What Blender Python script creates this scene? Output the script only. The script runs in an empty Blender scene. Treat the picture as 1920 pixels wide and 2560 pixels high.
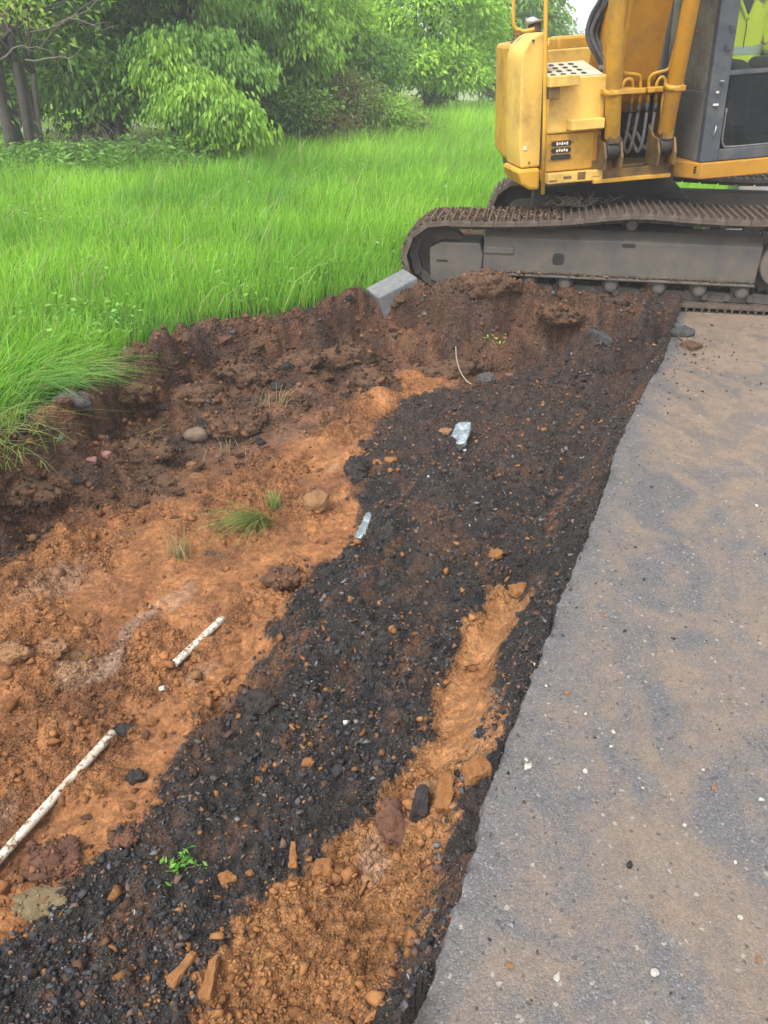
import bpy, bmesh, math, random
import numpy as np
from mathutils import Vector, Matrix, Euler

SC = bpy.context.scene
COL = SC.collection
R = math.radians
random.seed(7)
RNG = np.random.default_rng(11)

# ------------------------------------------------------------------ camera
cam = bpy.data.cameras.new('camera')
cam_o = bpy.data.objects.new('camera', cam)
COL.objects.link(cam_o)
cam.sensor_fit = 'VERTICAL'
cam.sensor_height = 34.6
cam.lens = 26.0
cam.clip_start = 0.05
cam.clip_end = 2000
cam_o.location = (0, 0, 1.7)
cam_o.rotation_euler = (R(90 - 31.3), 0, 0)
SC.camera = cam_o

# ------------------------------------------------------------------ overcast sky, soft sun, exposure
SUN_EL, SUN_AZ = 58.0, 215.0
w = bpy.data.worlds.new('World')
SC.world = w
w.use_nodes = True
nt = w.node_tree
nt.nodes.clear()
sky = nt.nodes.new('ShaderNodeTexSky')
sky.sky_type = 'NISHITA'
sky.sun_disc = False
sky.sun_elevation = R(SUN_EL)
sky.sun_rotation = R(SUN_AZ)
sky.air_density = 1.0
sky.dust_density = 2.0
sky.ozone_density = 1.0
hs = nt.nodes.new('ShaderNodeHueSaturation')
hs.inputs['Saturation'].default_value = 0.22
bg = nt.nodes.new('ShaderNodeBackground')
bg.inputs['Strength'].default_value = 0.15
ow = nt.nodes.new('ShaderNodeOutputWorld')
nt.links.new(sky.outputs['Color'], hs.inputs['Color'])
nt.links.new(hs.outputs['Color'], bg.inputs['Color'])
nt.links.new(bg.outputs[0], ow.inputs[0])

sl = bpy.data.lights.new('sun', 'SUN')
sl.energy = 1.3
sl.angle = R(28)
sl.color = (1.0, 0.96, 0.9)
so = bpy.data.objects.new('sun', sl)
COL.objects.link(so)
# sun stands to the left and behind the camera
so.rotation_euler = (R(90 - SUN_EL), 0, R(-35))
SC.view_settings.view_transform = 'Standard'
SC.view_settings.look = 'None'
SC.view_settings.gamma = 1.0
SC.view_settings.use_curve_mapping = False
SC.view_settings.exposure = 1.48
SC.cycles.use_denoising = True
SC.cycles.max_bounces = 8
SC.cycles.transparent_max_bounces = 12

# ------------------------------------------------------------------ numpy noise
def _h(ix, iy, seed):
    n = (ix.astype(np.int64) * 374761393 + iy.astype(np.int64) * 668265263 + seed * 1442695041) & 0xFFFFFFFF
    n = ((n ^ (n >> 13)) * 1274126177) & 0xFFFFFFFF
    n = ((n ^ (n >> 16)) * 2246822519) & 0xFFFFFFFF
    return ((n ^ (n >> 15)) & 0xFFFFFF) / float(0x1000000)

def perlin(x, y, seed=0):
    x = np.asarray(x, float); y = np.asarray(y, float)
    ix = np.floor(x); iy = np.floor(y)
    fx = x - ix; fy = y - iy
    u = fx * fx * fx * (fx * (fx * 6 - 15) + 10); v = fy * fy * fy * (fy * (fy * 6 - 15) + 10)
    def g(dx, dy):
        a = _h(ix + dx, iy + dy, seed) * 2 * math.pi
        return np.cos(a) * (fx - dx) + np.sin(a) * (fy - dy)
    return ((g(0, 0) * (1 - u) + g(1, 0) * u) * (1 - v) + (g(0, 1) * (1 - u) + g(1, 1) * u) * v) * 1.5

def fbm(x, y, octv=4, seed=0, gain=0.5):
    s = 0; a = 1.0; t = 0
    for k in range(octv):
        s = s + a * perlin(x * 2 ** k + 17.3 * k, y * 2 ** k - 9.1 * k, seed + k)
        t += a; a *= gain
    return s / t

def lumps(x, y, cell, seed, keep=0.6):
    """rounded uneven clods: for each point the highest of the nodules around it, 0..1, and its random number"""
    X = np.asarray(x, float) / cell; Y = np.asarray(y, float) / cell
    ix = np.floor(X); iy = np.floor(Y)
    best = np.zeros_like(X); bid = np.zeros_like(X)
    for dx in (-1, 0, 1):
        for dy in (-1, 0, 1):
            cx = ix + dx; cy = iy + dy
            px = cx + _h(cx, cy, seed); py = cy + _h(cx, cy, seed + 1)
            r = 0.35 + 0.5 * _h(cx, cy, seed + 2)
            el = 0.6 + 0.8 * _h(cx, cy, seed + 5); an = _h(cx, cy, seed + 6) * 3.14
            ax, ay = X - px, Y - py
            bx = (ax * np.cos(an) + ay * np.sin(an)) * el; by = (-ax * np.sin(an) + ay * np.cos(an)) / el
            d2 = (bx ** 2 + by ** 2) / r ** 2
            hgt = np.sqrt(np.clip(1 - d2, 0, 1)) * r * 1.2 * (_h(cx, cy, seed + 3) < keep)
            m = hgt > best
            best = np.where(m, hgt, best); bid = np.where(m, _h(cx, cy, seed + 4), bid)
    return best, bid

def sstep(a, b, x):
    t = np.clip((x - a) / (b - a), 0, 1)
    return t * t * (3 - 2 * t)

def seg_dist(x, y, pts, closed=False):
    d = np.full(np.shape(x), 1e9)
    n = len(pts)
    for i in range(n if closed else n - 1):
        ax, ay = pts[i]; bx, by = pts[(i + 1) % n]
        vx, vy = bx - ax, by - ay
        t = np.clip(((x - ax) * vx + (y - ay) * vy) / (vx * vx + vy * vy + 1e-12), 0, 1)
        d = np.minimum(d, np.hypot(x - ax - t * vx, y - ay - t * vy))
    return d

def inside(x, y, pts):
    c = np.zeros(np.shape(x), bool)
    n = len(pts)
    for i in range(n):
        ax, ay = pts[i]; bx, by = pts[(i + 1) % n]
        if ay == by: continue
        m = ((ay > y) != (by > y)) & (x < (bx - ax) * (y - ay) / (by - ay) + ax)
        c ^= m
    return c

def sdist(x, y, pts):
    d = seg_dist(x, y, pts, True)
    return np.where(inside(x, y, pts), d, -d)

# ------------------------------------------------------------------ object helpers
def tag(o, label=None, cat=None, group=None, kind=None):
    if label: o['label'] = label
    if cat: o['category'] = cat
    if group: o['group'] = group
    if kind: o['kind'] = kind
    return o

def link(o, parent=None):
    COL.objects.link(o)
    if parent is not None: o.parent = parent
    return o

def empty(name, loc, label, cat, group=None):
    o = bpy.data.objects.new(name, None)
    o.empty_display_size = 0.2
    o.location = loc
    link(o)
    return tag(o, label, cat, group)

def npmesh(name, verts, faces, mat, parent=None, cols=None, smooth=False, loc=None):
    """verts (N,3); faces (M,k) array of equal-sized polygons, or list of such arrays"""
    me = bpy.data.meshes.new(name)
    fl = faces if isinstance(faces, list) else [faces]
    fl = [np.asarray(f) for f in fl if len(f)]
    verts = np.asarray(verts, float)
    me.vertices.add(len(verts)); me.vertices.foreach_set('co', verts.ravel())
    idx = np.concatenate([f.ravel() for f in fl]); tot = np.concatenate([np.full(len(f), f.shape[1]) for f in fl])
    me.loops.add(len(idx)); me.loops.foreach_set('vertex_index', idx.astype(np.int32))
    me.polygons.add(len(tot))
    st = np.concatenate([[0], np.cumsum(tot)[:-1]])
    me.polygons.foreach_set('loop_start', st.astype(np.int32))
    me.polygons.foreach_set('loop_total', tot.astype(np.int32))
    if smooth: me.polygons.foreach_set('use_smooth', np.ones(len(tot), bool))
    me.update(calc_edges=True)
    if cols is not None:
        a = me.color_attributes.new('Col', 'FLOAT_COLOR', 'POINT')
        c = np.ones((len(verts), 4), np.float32); c[:, :np.shape(cols)[1]] = cols
        a.data.foreach_set('color', c.ravel())
    if mat: me.materials.append(mat)
    o = bpy.data.objects.new(name, me)
    if loc is not None: o.location = loc
    return link(o, parent)

class MB:
    """collects simple shapes into one mesh"""
    def __init__(s): s.v = []; s.f = []; s.sm = []
    def add(s, v, f, smooth=False):
        b = len(s.v); s.v += [tuple(p) for p in v]
        s.f += [tuple(b + i for i in q) for q in f]; s.sm += [smooth] * len(f)
        return s
    def box(s, a, b, rot=None, piv=None):
        x0, y0, z0 = a; x1, y1, z1 = b
        v = [(x, y, z) for z in (z0, z1) for y in (y0, y1) for x in (x0, x1)]
        if rot:
            m = Euler([R(q) for q in rot]).to_matrix(); c = Vector(piv or ((x0 + x1) / 2, (y0 + y1) / 2, (z0 + z1) / 2))
            v = [m @ (Vector(p) - c) + c for p in v]
        return s.add(v, [(0, 2, 3, 1), (4, 5, 7, 6), (0, 1, 5, 4), (2, 6, 7, 3), (0, 4, 6, 2), (1, 3, 7, 5)])
    def prism(s, prof, axis, a, b, smooth=False):
        """prof: 2-D outline; axis 0: (y,z) outline run along x, 1: (x,z) along y, 2: (x,y) along z"""
        def P(q, t):
            return {0: (t, q[0], q[1]), 1: (q[0], t, q[1]), 2: (q[0], q[1], t)}[axis]
        n = len(prof)
        v = [P(q, a) for q in prof] + [P(q, b) for q in prof]
        s.add(v, [tuple(range(n))[::-1], tuple(range(n, 2 * n))])
        b0 = len(s.v) - 2 * n
        for i in range(n):
            j = (i + 1) % n
            s.f.append((b0 + i, b0 + j, b0 + n + j, b0 + n + i)); s.sm.append(smooth)
        return s
    def tube(s, pts, r, n=10, cap=True):
        pts = [Vector(p) for p in pts]; m = len(pts)
        rs = r if isinstance(r, (list, tuple)) else [r] * m
        b0 = len(s.v); up = None
        for i, p in enumerate(pts):
            t = (pts[min(i + 1, m - 1)] - pts[max(i - 1, 0)])
            t = t.normalized() if t.length > 1e-9 else Vector((0, 0, 1))
            if up is None:
                up = t.orthogonal().normalized()
            else:
                up = (up - t * up.dot(t)); up = up.normalized() if up.length > 1e-6 else t.orthogonal().normalized()
            q = t.cross(up)
            for k in range(n):
                a = 2 * math.pi * k / n
                s.v.append(tuple(p + (up * math.cos(a) + q * math.sin(a)) * rs[i]))
        for i in range(m - 1):
            for k in range(n):
                k2 = (k + 1) % n
                s.f.append((b0 + i * n + k, b0 + i * n + k2, b0 + (i + 1) * n + k2, b0 + (i + 1) * n + k)); s.sm.append(True)
        if cap:
            s.f.append(tuple(b0 + k for k in range(n))[::-1]); s.sm.append(False)
            s.f.append(tuple(b0 + (m - 1) * n + k for k in range(n))); s.sm.append(False)
        return s
    def loft(s, rings, cap=True):
        """rings: list of closed loops with equal point count"""
        n = len(rings[0]); b0 = len(s.v)
        for r in rings: s.v += [tuple(p) for p in r]
        for i in range(len(rings) - 1):
            for k in range(n):
                k2 = (k + 1) % n
                s.f.append((b0 + i * n + k, b0 + i * n + k2, b0 + (i + 1) * n + k2, b0 + (i + 1) * n + k)); s.sm.append(True)
        if cap:
            s.f.append(tuple(b0 + k for k in range(n))[::-1]); s.sm.append(False)
            s.f.append(tuple(b0 + (len(rings) - 1) * n + k for k in range(n))); s.sm.append(False)
        return s
    def mesh(s, name, mat):
        me = bpy.data.meshes.new(name)
        me.from_pydata(s.v, [], s.f)
        me.polygons.foreach_set('use_smooth', s.sm)
        if mat: me.materials.append(mat)
        me.update()
        bm = bmesh.new(); bm.from_mesh(me); bmesh.ops.recalc_face_normals(bm, faces=bm.faces); bm.to_mesh(me); bm.free()
        return me
    def build(s, name, mat, parent=None, bevel=0, frame=None, label=None):
        o = bpy.data.objects.new(name, s.mesh(name, mat))
        if frame is not None: o.location, o.rotation_euler = frame
        link(o, parent)
        if bevel:
            m = o.modifiers.new('bevel', 'BEVEL'); m.width = bevel; m.segments = 2; m.limit_method = 'ANGLE'; m.angle_limit = R(40)
        if label: o['label'] = label
        return o

def arc(cx, cy, r, a0, a1, n):
    return [(cx + r * math.cos(R(a0 + (a1 - a0) * i / n)), cy + r * math.sin(R(a0 + (a1 - a0) * i / n))) for i in range(n + 1)]

def smooth_path(pts, n=6):
    pts = [Vector(p) for p in pts]; out = []
    P = [pts[0] * 2 - pts[1]] + pts + [pts[-1] * 2 - pts[-2]]
    for i in range(1, len(P) - 2):
        a, b, c, d = P[i - 1:i + 3]
        for k in range(n):
            t = k / n
            out.append(0.5 * (2 * b + (c - a) * t + (2 * a - 5 * b + 4 * c - d) * t * t + (3 * b - 3 * c + d - a) * t ** 3))
    out.append(pts[-1])
    return out

# ------------------------------------------------------------------ materials
def new_mat(name):
    m = bpy.data.materials.new(name); m.use_nodes = True
    t = m.node_tree; t.nodes.clear()
    out = t.nodes.new('ShaderNodeOutputMaterial'); b = t.nodes.new('ShaderNodeBsdfPrincipled')
    t.links.new(b.outputs[0], out.inputs[0])
    return m, t, b

def nnoise(t, scale, detail=4, rough=0.6, src=None, dist=0.0):
    n = t.nodes.new('ShaderNodeTexNoise'); n.inputs['Scale'].default_value = scale
    n.inputs['Detail'].default_value = detail; n.inputs['Roughness'].default_value = rough; n.inputs['Distortion'].default_value = dist
    if src: t.links.new(src, n.inputs['Vector'])
    return n.outputs['Fac']

def ramp(t, fac, stops):
    r = t.nodes.new('ShaderNodeValToRGB'); e = r.color_ramp.elements
    while len(e) < len(stops): e.new(0.5)
    for k, (p, c) in enumerate(stops):
        e[k].position = p; e[k].color = (*c, 1) if not isinstance(c, (int, float)) else (c, c, c, 1)
    t.links.new(fac, r.inputs[0])
    return r.outputs[0]

def mixc(t, fac, a, b, mode='MIX'):
    m = t.nodes.new('ShaderNodeMix'); m.data_type = 'RGBA'; m.blend_type = mode
    for s, v in ((0, fac), (6, a), (7, b)):
        if isinstance(v, (int, float)): m.inputs[s].default_value = v
        elif isinstance(v, tuple): m.inputs[s].default_value = (*v, 1)
        else: t.links.new(v, m.inputs[s])
    return m.outputs[2]

def bump(t, b, h, strength, dist, prev=None):
    n = t.nodes.new('ShaderNodeBump'); n.inputs['Strength'].default_value = strength; n.inputs['Distance'].default_value = dist
    t.links.new(h, n.inputs['Height'])
    if prev: t.links.new(prev, n.inputs['Normal'])
    t.links.new(n.outputs[0], b.inputs['Normal'])
    return n.outputs[0]

def coords(t, kind='Object'):
    return t.nodes.new('ShaderNodeTexCoord').outputs[kind]

def attr(t, name='Col', out='Color'):
    a = t.nodes.new('ShaderNodeAttribute'); a.attribute_name = name
    return a.outputs[out]

def paint(name, col, dirt=(0.12, 0.075, 0.04), amt=0.5, rough=0.45, dscale=5.0, metal=0.0, low=None):
    """painted or bare metal with blotchy dirt, worn speckle and fine unevenness; low=(z0,z1): mud splash below z1"""
    m, t, b = new_mat(name); co = coords(t)
    f = nnoise(t, dscale, 8, 0.7, co)
    d = ramp(t, f, [(0.62 - 0.3 * amt, 0.0), (0.95 - 0.25 * amt, 1.0)])
    big = nnoise(t, 1.7, 3, 0.5, co)
    c = mixc(t, big, tuple(q * 0.82 for q in col), tuple(min(1, q * 1.15) for q in col))
    sp = ramp(t, nnoise(t, 70, 5, 0.7, co), [(0.60, 0.0), (0.70, 1.0)])
    c = mixc(t, d, c, dirt)
    c2 = t.nodes.new('ShaderNodeMath'); c2.operation = 'MULTIPLY'; c2.inputs[1].default_value = 0.35 * amt; t.links.new(sp, c2.inputs[0])
    c = mixc(t, c2.outputs[0], c, dirt)
    if low:
        s = t.nodes.new('ShaderNodeSeparateXYZ'); t.links.new(co, s.inputs[0])
        mr = t.nodes.new('ShaderNodeMapRange'); mr.inputs['From Min'].default_value = low[1]; mr.inputs['From Max'].default_value = low[0]
        t.links.new(s.outputs[2], mr.inputs['Value'])
        mm = t.nodes.new('ShaderNodeMath'); mm.operation = 'MULTIPLY'; t.links.new(mr.outputs[0], mm.inputs[0])
        t.links.new(ramp(t, f, [(0.3, 0.2), (0.6, 1.0)]), mm.inputs[1])
        c = mixc(t, mm.outputs[0], c, dirt)
    t.links.new(c, b.inputs['Base Color'])
    rr = ramp(t, f, [(0.3, rough), (0.7, min(1, rough + 0.3))]); t.links.new(rr, b.inputs['Roughness'])
    b.inputs['Metallic'].default_value = metal
    bump(t, b, nnoise(t, 45, 6, 0.7, co), 0.25, 0.004)
    return m

def attr_mat(name, rough=0.9, bumps=((180, 0.4, 0.004),), var=0.25, vscale=60, spec=0.3, sub=0.0):
    m, t, b = new_mat(name); co = coords(t)
    c = attr(t)
    f = nnoise(t, vscale, 6, 0.7, co)
    g = ramp(t, f, [(0.3, 1 - var), (0.7, 1 + var)])
    c = mixc(t, 1.0, c, g, 'MULTIPLY')
    t.links.new(c, b.inputs['Base Color']); b.inputs['Roughness'].default_value = rough
    b.inputs['Specular IOR Level'].default_value = spec
    prev = None
    for sc, st, di in bumps:
        prev = bump(t, b, nnoise(t, sc, 6, 0.7, co), st, di, prev)
    return m

def leaf_mat(name, trans=0.35, rough=0.5):
    """leaf or blade: colour from its own attribute, light passes through"""
    m, t, b = new_mat(name)
    c = attr(t)
    t.links.new(c, b.inputs['Base Color']); b.inputs['Roughness'].default_value = rough
    b.inputs['Specular IOR Level'].default_value = 0.25
    tr = t.nodes.new('ShaderNodeBsdfTranslucent'); t.links.new(mixc(t, 1.0, c, (1.0, 1.0, 0.55), 'MULTIPLY'), tr.inputs['Color'])
    mx = t.nodes.new('ShaderNodeMixShader'); mx.inputs[0].default_value = trans
    t.links.new(b.outputs[0], mx.inputs[1]); t.links.new(tr.outputs[0], mx.inputs[2])
    t.links.new(mx.outputs[0], t.nodes['Material Output'].inputs[0])
    return m
# ================================================================== SETTING: ground, trench, road
EDGE = [(-0.45, -3.0), (-0.20, -0.5), (0.02, 0.72), (0.121, 0.917), (0.172, 1.053), (0.23, 1.198), (0.28, 1.379), (0.36, 1.556), (0.44, 1.722),
        (0.527, 1.933), (0.597, 2.101), (0.72, 2.378), (0.866, 2.707), (1.012, 3.064), (1.163, 3.443), (1.353, 3.837), (1.545, 4.234),
        (1.76, 4.65), (1.98, 5.16), (2.12, 5.5), (2.8, 7.0), (4.2, 10.0), (8.6, 19.0), (21.0, 45.0)]
EX = np.array([p[0] for p in EDGE]); EY = np.array([p[1] for p in EDGE])
def edge_x(y):
    return np.interp(y, EY, EX)
BANK = [(-2.9, -3.0), (-2.6, 0.5), (-2.35, 1.9), (-2.05, 2.8), (-1.9, 3.34), (-1.72, 3.72), (-1.64, 4.33), (-1.47, 4.73), (-1.276, 5.21), (-0.875, 5.31),
        (-0.5, 5.50), (-0.25, 5.80), (0.1, 5.80), (0.5, 5.62), (1.2, 5.55), (1.75, 5.42), (2.10, 5.50)]
TRENCH = BANK + [(x, y) for x, y in EDGE[::-1] if y < 5.5]
BLACK = [(-1.5, 0.4), (-1.008, 1.13), (-0.885, 1.299), (-0.766, 1.477), (-0.661, 1.758), (-0.575, 1.965), (-0.424, 2.363), (-0.313, 2.839), (-0.12, 3.027),
         (-0.16, 3.607), (-0.12, 4.111), (0.10, 4.75), (0.60, 5.0), (1.2, 5.35), (2.3, 5.3), (1.9, 4.0), (1.5, 3.0), (0.9, 1.5), (0.6, 0.4)]
GROOVE = [(0.47, 2.72), (0.40, 2.50), (0.30, 2.363), (0.215, 2.104), (0.125, 1.797), (0.09, 1.646), (0.33, 1.60), (0.375, 1.879), (0.46, 2.255), (0.565, 2.52), (0.54, 2.66)]
LOWCLAY = [(-0.60, 0.4), (-0.50, 0.96), (-0.365, 1.218), (-0.252, 1.356), (-0.123, 1.43), (0.015, 1.56), (0.104, 1.66), (0.322, 1.62), (0.275, 1.45),
           (0.185, 1.27), (0.085, 1.10), (0.0, 0.92), (-0.15, 0.4)]
# spoil heaps and lumps: x, y, radius x, radius y, height
MOUNDS = [(0.55, 5.58, 0.45, 0.22, 0.13), (1.15, 5.50, 0.40, 0.20, 0.13), (0.15, 5.55, 0.35, 0.18, 0.05), (-0.25, 5.35, 0.4, 0.2, 0.04),
          (1.55, 5.25, 0.25, 0.18, 0.14), (1.30, 5.10, 0.35, 0.25, 0.06), (-1.15, 4.45, 0.33, 0.25, 0.10), (-1.25, 4.8, 0.22, 0.2, 0.07), (-0.75, 5.12, 0.3, 0.2, 0.06),
          (-1.42, 3.80, 0.22, 0.16, 0.11), (-1.60, 3.62, 0.2, 0.14, 0.05), (-0.55, 4.7, 0.35, 0.2, 0.05), (0.2, 5.05, 0.3, 0.14, 0.10), (-0.03, 4.82, 0.16, 0.12, 0.10),
          (-1.38, 2.22, 0.22, 0.12, 0.07), (-0.95, 1.36, 0.11, 0.10, 0.06), (-0.93, 1.24, 0.10, 0.06, 0.04), (-0.3, 2.25, 0.2, 0.5, 0.035), (0.28, 3.3, 0.5, 0.7, 0.03),
          (-0.35, 3.3, 0.18, 0.18, 0.04), (-0.2, 3.75, 0.15, 0.35, 0.05), (0.2, 1.47, 0.13, 0.09, 0.06), (-0.1, 1.1, 0.1, 0.2, 0.05), (-0.44, 1.9, 0.12, 0.07, 0.04)]

def land(x, y):
    """height of the natural land without the trench: nearly flat, falling away beyond the machine"""
    d = np.hypot(x, y)
    z = 0.02 + 0.05 * fbm(x * 0.35, y * 0.35, 3, 50) * np.clip(d / 6, 0, 1)
    z = z - 4.6 * sstep(28, 60, y) * sstep(-2, 8, x) - 1.2 * sstep(40, 90, y)
    return z

def under_machine(x, y):
    tx = (x - 1.9) * math.cos(R(11)) - (y - 7.05) * math.sin(R(11)); ty = (x - 1.9) * math.sin(R(11)) + (y - 7.05) * math.cos(R(11))
    n = 0.08 * fbm(x * 3, y * 3, 2, 34)
    return 1.0 * (((np.abs(tx) < 1.56 + n) & (np.abs(ty) < 1.33 + n)) | ((tx > -1.62 + n) & (ty > -2.3) & (ty < 0) & (tx < 1.2)))

def ground(x, y, fine=True):
    """returns z and colour of the ground sheet"""
    x = np.asarray(x, float); y = np.asarray(y, float)
    wx = x + 0.09 * fbm(x * 2.2, y * 2.2, 3, 1) + 0.03 * fbm(x * 9, y * 9, 3, 2)
    wy = y + 0.09 * fbm(x * 2.2, y * 2.2, 3, 3) + 0.03 * fbm(x * 9, y * 9, 3, 4)
    tin = inside(wx, wy, TRENCH)
    dB = np.where(tin, 1, -1) * seg_dist(wx, wy, BANK)
    dA = (edge_x(y) - x) * 0.92 + 0.012 * fbm(x * 14, y * 14, 2, 9)
    base = land(x, y)
    D = 0.35 + 0.03 * fbm(x * 0.9, y * 0.9, 2, 20)
    zA = -0.065 - (D - 0.065) * sstep(-0.01, 0.30, dA)
    steep = 0.42 + 0.22 * fbm(x * 1.7, y * 1.7, 2, 21)
    cut = sstep(0.0, np.clip(steep, 0.2, 0.8), dB)
    cut = 0.42 * cut + 0.58 * sstep(0.0, 0.11, dB - 0.03 + 0.05 * fbm(x * 6, y * 6, 3, 22))
    cut = cut + 0.16 * np.exp(-((dB - 0.22) / 0.09) ** 2) * np.clip(0.4 + 1.6 * fbm(x * 2.6, y * 2.6, 2, 23), 0, 1.3)
    zB = base - (D + base) * cut
    z = np.where(tin, np.maximum(np.where(dA < 0.6, zA, -9), zB), np.where(x > edge_x(y) - 0.05, np.where(dA > 0, zA, -0.065), base))
    z = np.where((dA > 0) & (dA < 0.33), np.maximum(zA, zB), z)
    # black layer stands a little above the clay, groove and low clay scraped below it
    rx_ = 0.07 * fbm(x * 6, y * 6, 4, 5, 0.65); ry_ = 0.07 * fbm(x * 6, y * 6, 4, 6, 0.65)
    sB = sdist(wx + rx_, wy + ry_, BLACK); sG = sdist(wx + 0.6 * rx_, wy + 0.6 * ry_, GROOVE); sL = sdist(wx + rx_, wy + ry_, LOWCLAY)
    black = sstep(-0.09, 0.09, sB); gro = sstep(-0.04, 0.04, sG); low = sstep(-0.05, 0.05, sL)
    infl = sstep(0.25, 0.6, dB)
    deep = tin & (dA > 0.0)
    z = z + np.where(deep, 0.045 * black * infl * sstep(0.1, 0.4, dA), 0)
    z = z - np.where(deep, 0.022 * gro + 0.022 * low, 0)
    for mx, my, rx, ry, hh in MOUNDS:
        z = z + hh * np.exp(-(((x - mx) / rx) ** 2 + ((y - my) / ry) ** 2) * 1.4) * (dA > -0.02)
    soil = sstep(-0.22, 0.02, dB + 0.10 * fbm(x * 3, y * 3, 3, 30)) * (dA > 0)      # bare soil spills a little onto the grass
    soil = np.where(tin, 1.0, soil)
    soil = np.maximum(soil, under_machine(x, y))
    soil = np.where((dA > -0.05) & (dA < 0.35) & (y < 5.6), 1.0, soil)
    soil = soil * ((x < edge_x(y)) & (y < 9.3))
    smooth = sstep(-0.16, 0.16, fbm(x * 2.3 + 40, y * 1.6, 3, 61)) * sstep(0.35, 0.7, dB) * (1 - sstep(-0.05, 0.02, sB)) * (1 - 0.6 * low)
    smooth = np.maximum(smooth, 0.8 * gro * sstep(0.015, 0.05, sG))
    n1 = fbm(x * 1.6, y * 1.6, 4, 31); n2 = fbm(x * 5, y * 5, 4, 32); n3 = fbm(x * 16, y * 16, 4, 33)
    if fine:
        bank = sstep(0.75, 0.25, dB)
        kB = np.clip(1 - black * infl * 0.6 - gro * 0.55, 0.1, 1)
        L1, id1 = lumps(wx + 0.02 * n3, wy, 0.17, 40, 0.45)
        L2, id2 = lumps(wx + 0.01 * n3, wy, 0.075, 44, 0.55)
        L3, id3 = lumps(x, y, 0.034, 48, 0.7)
        patch = sstep(-0.15, 0.25, n2)
        bank = sstep(0.75, 0.25, dB)
        sm_ = 1 - 0.8 * smooth; kB = kB * sm_
        z = z + soil * (0.035 * n1 + (0.038 * n2 + 0.020 * n3 + 0.010 * fbm(x * 42, y * 42, 3, 36)) * sm_ + bank * (0.05 * fbm(x * 8, y * 8, 3, 37) + 0.03 * L1) + kB * (0.045 * L1 * (0.35 + 0.9 * bank) + 0.036 * L2 * (0.40 + 0.7 * patch)) + 0.018 * L3 * sm_)
        # scraped streaks that the bucket teeth left along the trench
        al = (x - edge_x(y)) / 1.0
        z = z + soil * (1 - bank) * (0.010 * perlin(al * 9, y * 0.8, 60) + 0.007 * smooth * perlin(al * 26, y * 0.9, 62))
    else:
        L1 = L2 = id1 = id2 = np.zeros_like(x)
    # colours of the soils
    mixn = 0.5 + 0.5 * fbm(x * 7, y * 7, 4, 70)
    def C(a, b, k): return np.asarray(a)[None, :] * (1 - k[:, None]) + np.asarray(b)[None, :] * k[:, None]
    k1 = np.clip(0.5 + 1.1 * n2 + 0.5 * n3, 0, 1)
    clay = C((0.150, 0.062, 0.021), (0.255, 0.113, 0.038), k1)
    kr = sstep(0.05, 0.5, fbm(x * 2.4 + 3, y * 2.4, 3, 71))
    clay = clay * (1 - 0.55 * kr[:, None]) + np.array((0.105, 0.045, 0.022)) * 0.55 * kr[:, None]
    kp = sstep(0.42, 0.6, fbm(x * 3.1 + 8, y * 2.0, 3, 72))
    clay = clay * (1 - 0.6 * kp[:, None]) + np.array((0.25, 0.165, 0.105)) * 0.6 * kp[:, None]
    top = C((0.044, 0.025, 0.017), (0.138, 0.066, 0.034), k1)
    kg = sstep(0.0, 0.5, fbm(x * 3 + 1, y * 3, 3, 73))
    top = top * (1 - 0.5 * kg[:, None]) + np.array((0.050, 0.040, 0.037)) * 0.5 * kg[:, None]
    blk = C((0.014, 0.0135, 0.014), (0.036, 0.032, 0.031), np.clip(0.5 + n3 + 0.6 * n2, 0, 1))
    kb = np.maximum(sstep(0.05, 0.5, fbm(x * 2.2, y * 2.2 + 5, 4, 74)), 0.8 * sstep(0.12, 0.4, fbm(x * 7, y * 4.5 + 2, 4, 76)))
    blk = blk * (1 - 0.75 * kb[:, None]) + np.array((0.085, 0.043, 0.024)) * 0.75 * kb[:, None]
    al2 = (x - edge_x(y)) * 0.92
    kst = (0.8 * sstep(0.16, 0.45, fbm(al2 * 7, y * 1.3, 4, 78) + 0.25 * n3))[:, None]
    blk = blk * (1 - kst) + np.array((0.115, 0.055, 0.026)) * kst
    kfar = (sstep(2.9, 4.6, y + 0.8 * n1) * 0.55)[:, None]
    blk = blk * (1 - kfar) + np.array((0.050, 0.033, 0.028)) * kfar
    gcl = C((0.195, 0.085, 0.027), (0.33, 0.165, 0.062), np.clip(0.4 + n2 + 0.6 * n3, 0, 1))
    lcl = C((0.170, 0.076, 0.025), (0.285, 0.135, 0.046), np.clip(0.5 + 0.8 * n2 + n3, 0, 1))
    grs = C((0.030, 0.055, 0.014), (0.060, 0.080, 0.022), mixn)
    # dark topsoil on the bank and on the far part of the trench, clay below and nearer
    yl = np.interp(x, [-3.0, -2.4, -1.83, -1.33, -0.64, -0.33, 0.0, 0.6, 3], [1.8, 2.3, 3.03, 3.5, 3.87, 4.3, 4.8, 4.9, 5.0])
    kt = sstep(-0.20, 0.25, y - yl + 0.45 * n1 + 0.30 * n2 + 0.12 * n3)
    kt = np.maximum(kt, sstep(0.55, 0.2, dB + 0.25 * n1 + 0.12 * n2))
    kt = np.maximum(kt, 0.75 * sstep(0.30, 0.55, fbm(x * 3.3 + 21, y * 3.3, 4, 77)))
    kt = np.maximum(kt, np.clip(sstep(-0.25, 0.0, dB) * (dB < 0), 0, 1))
    far_or = np.exp(-(((x + 0.15) / 0.32) ** 2 + ((y - 3.55) / 0.55) ** 2)) + 0.8 * np.exp(-(((x - 0.25) / 0.28) ** 2 + ((y - 4.95) / 0.16) ** 2)) + 0.7 * np.exp(-(((x - 0.05) / 0.3) ** 2 + ((y - 4.55) / 0.35) ** 2))
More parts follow.
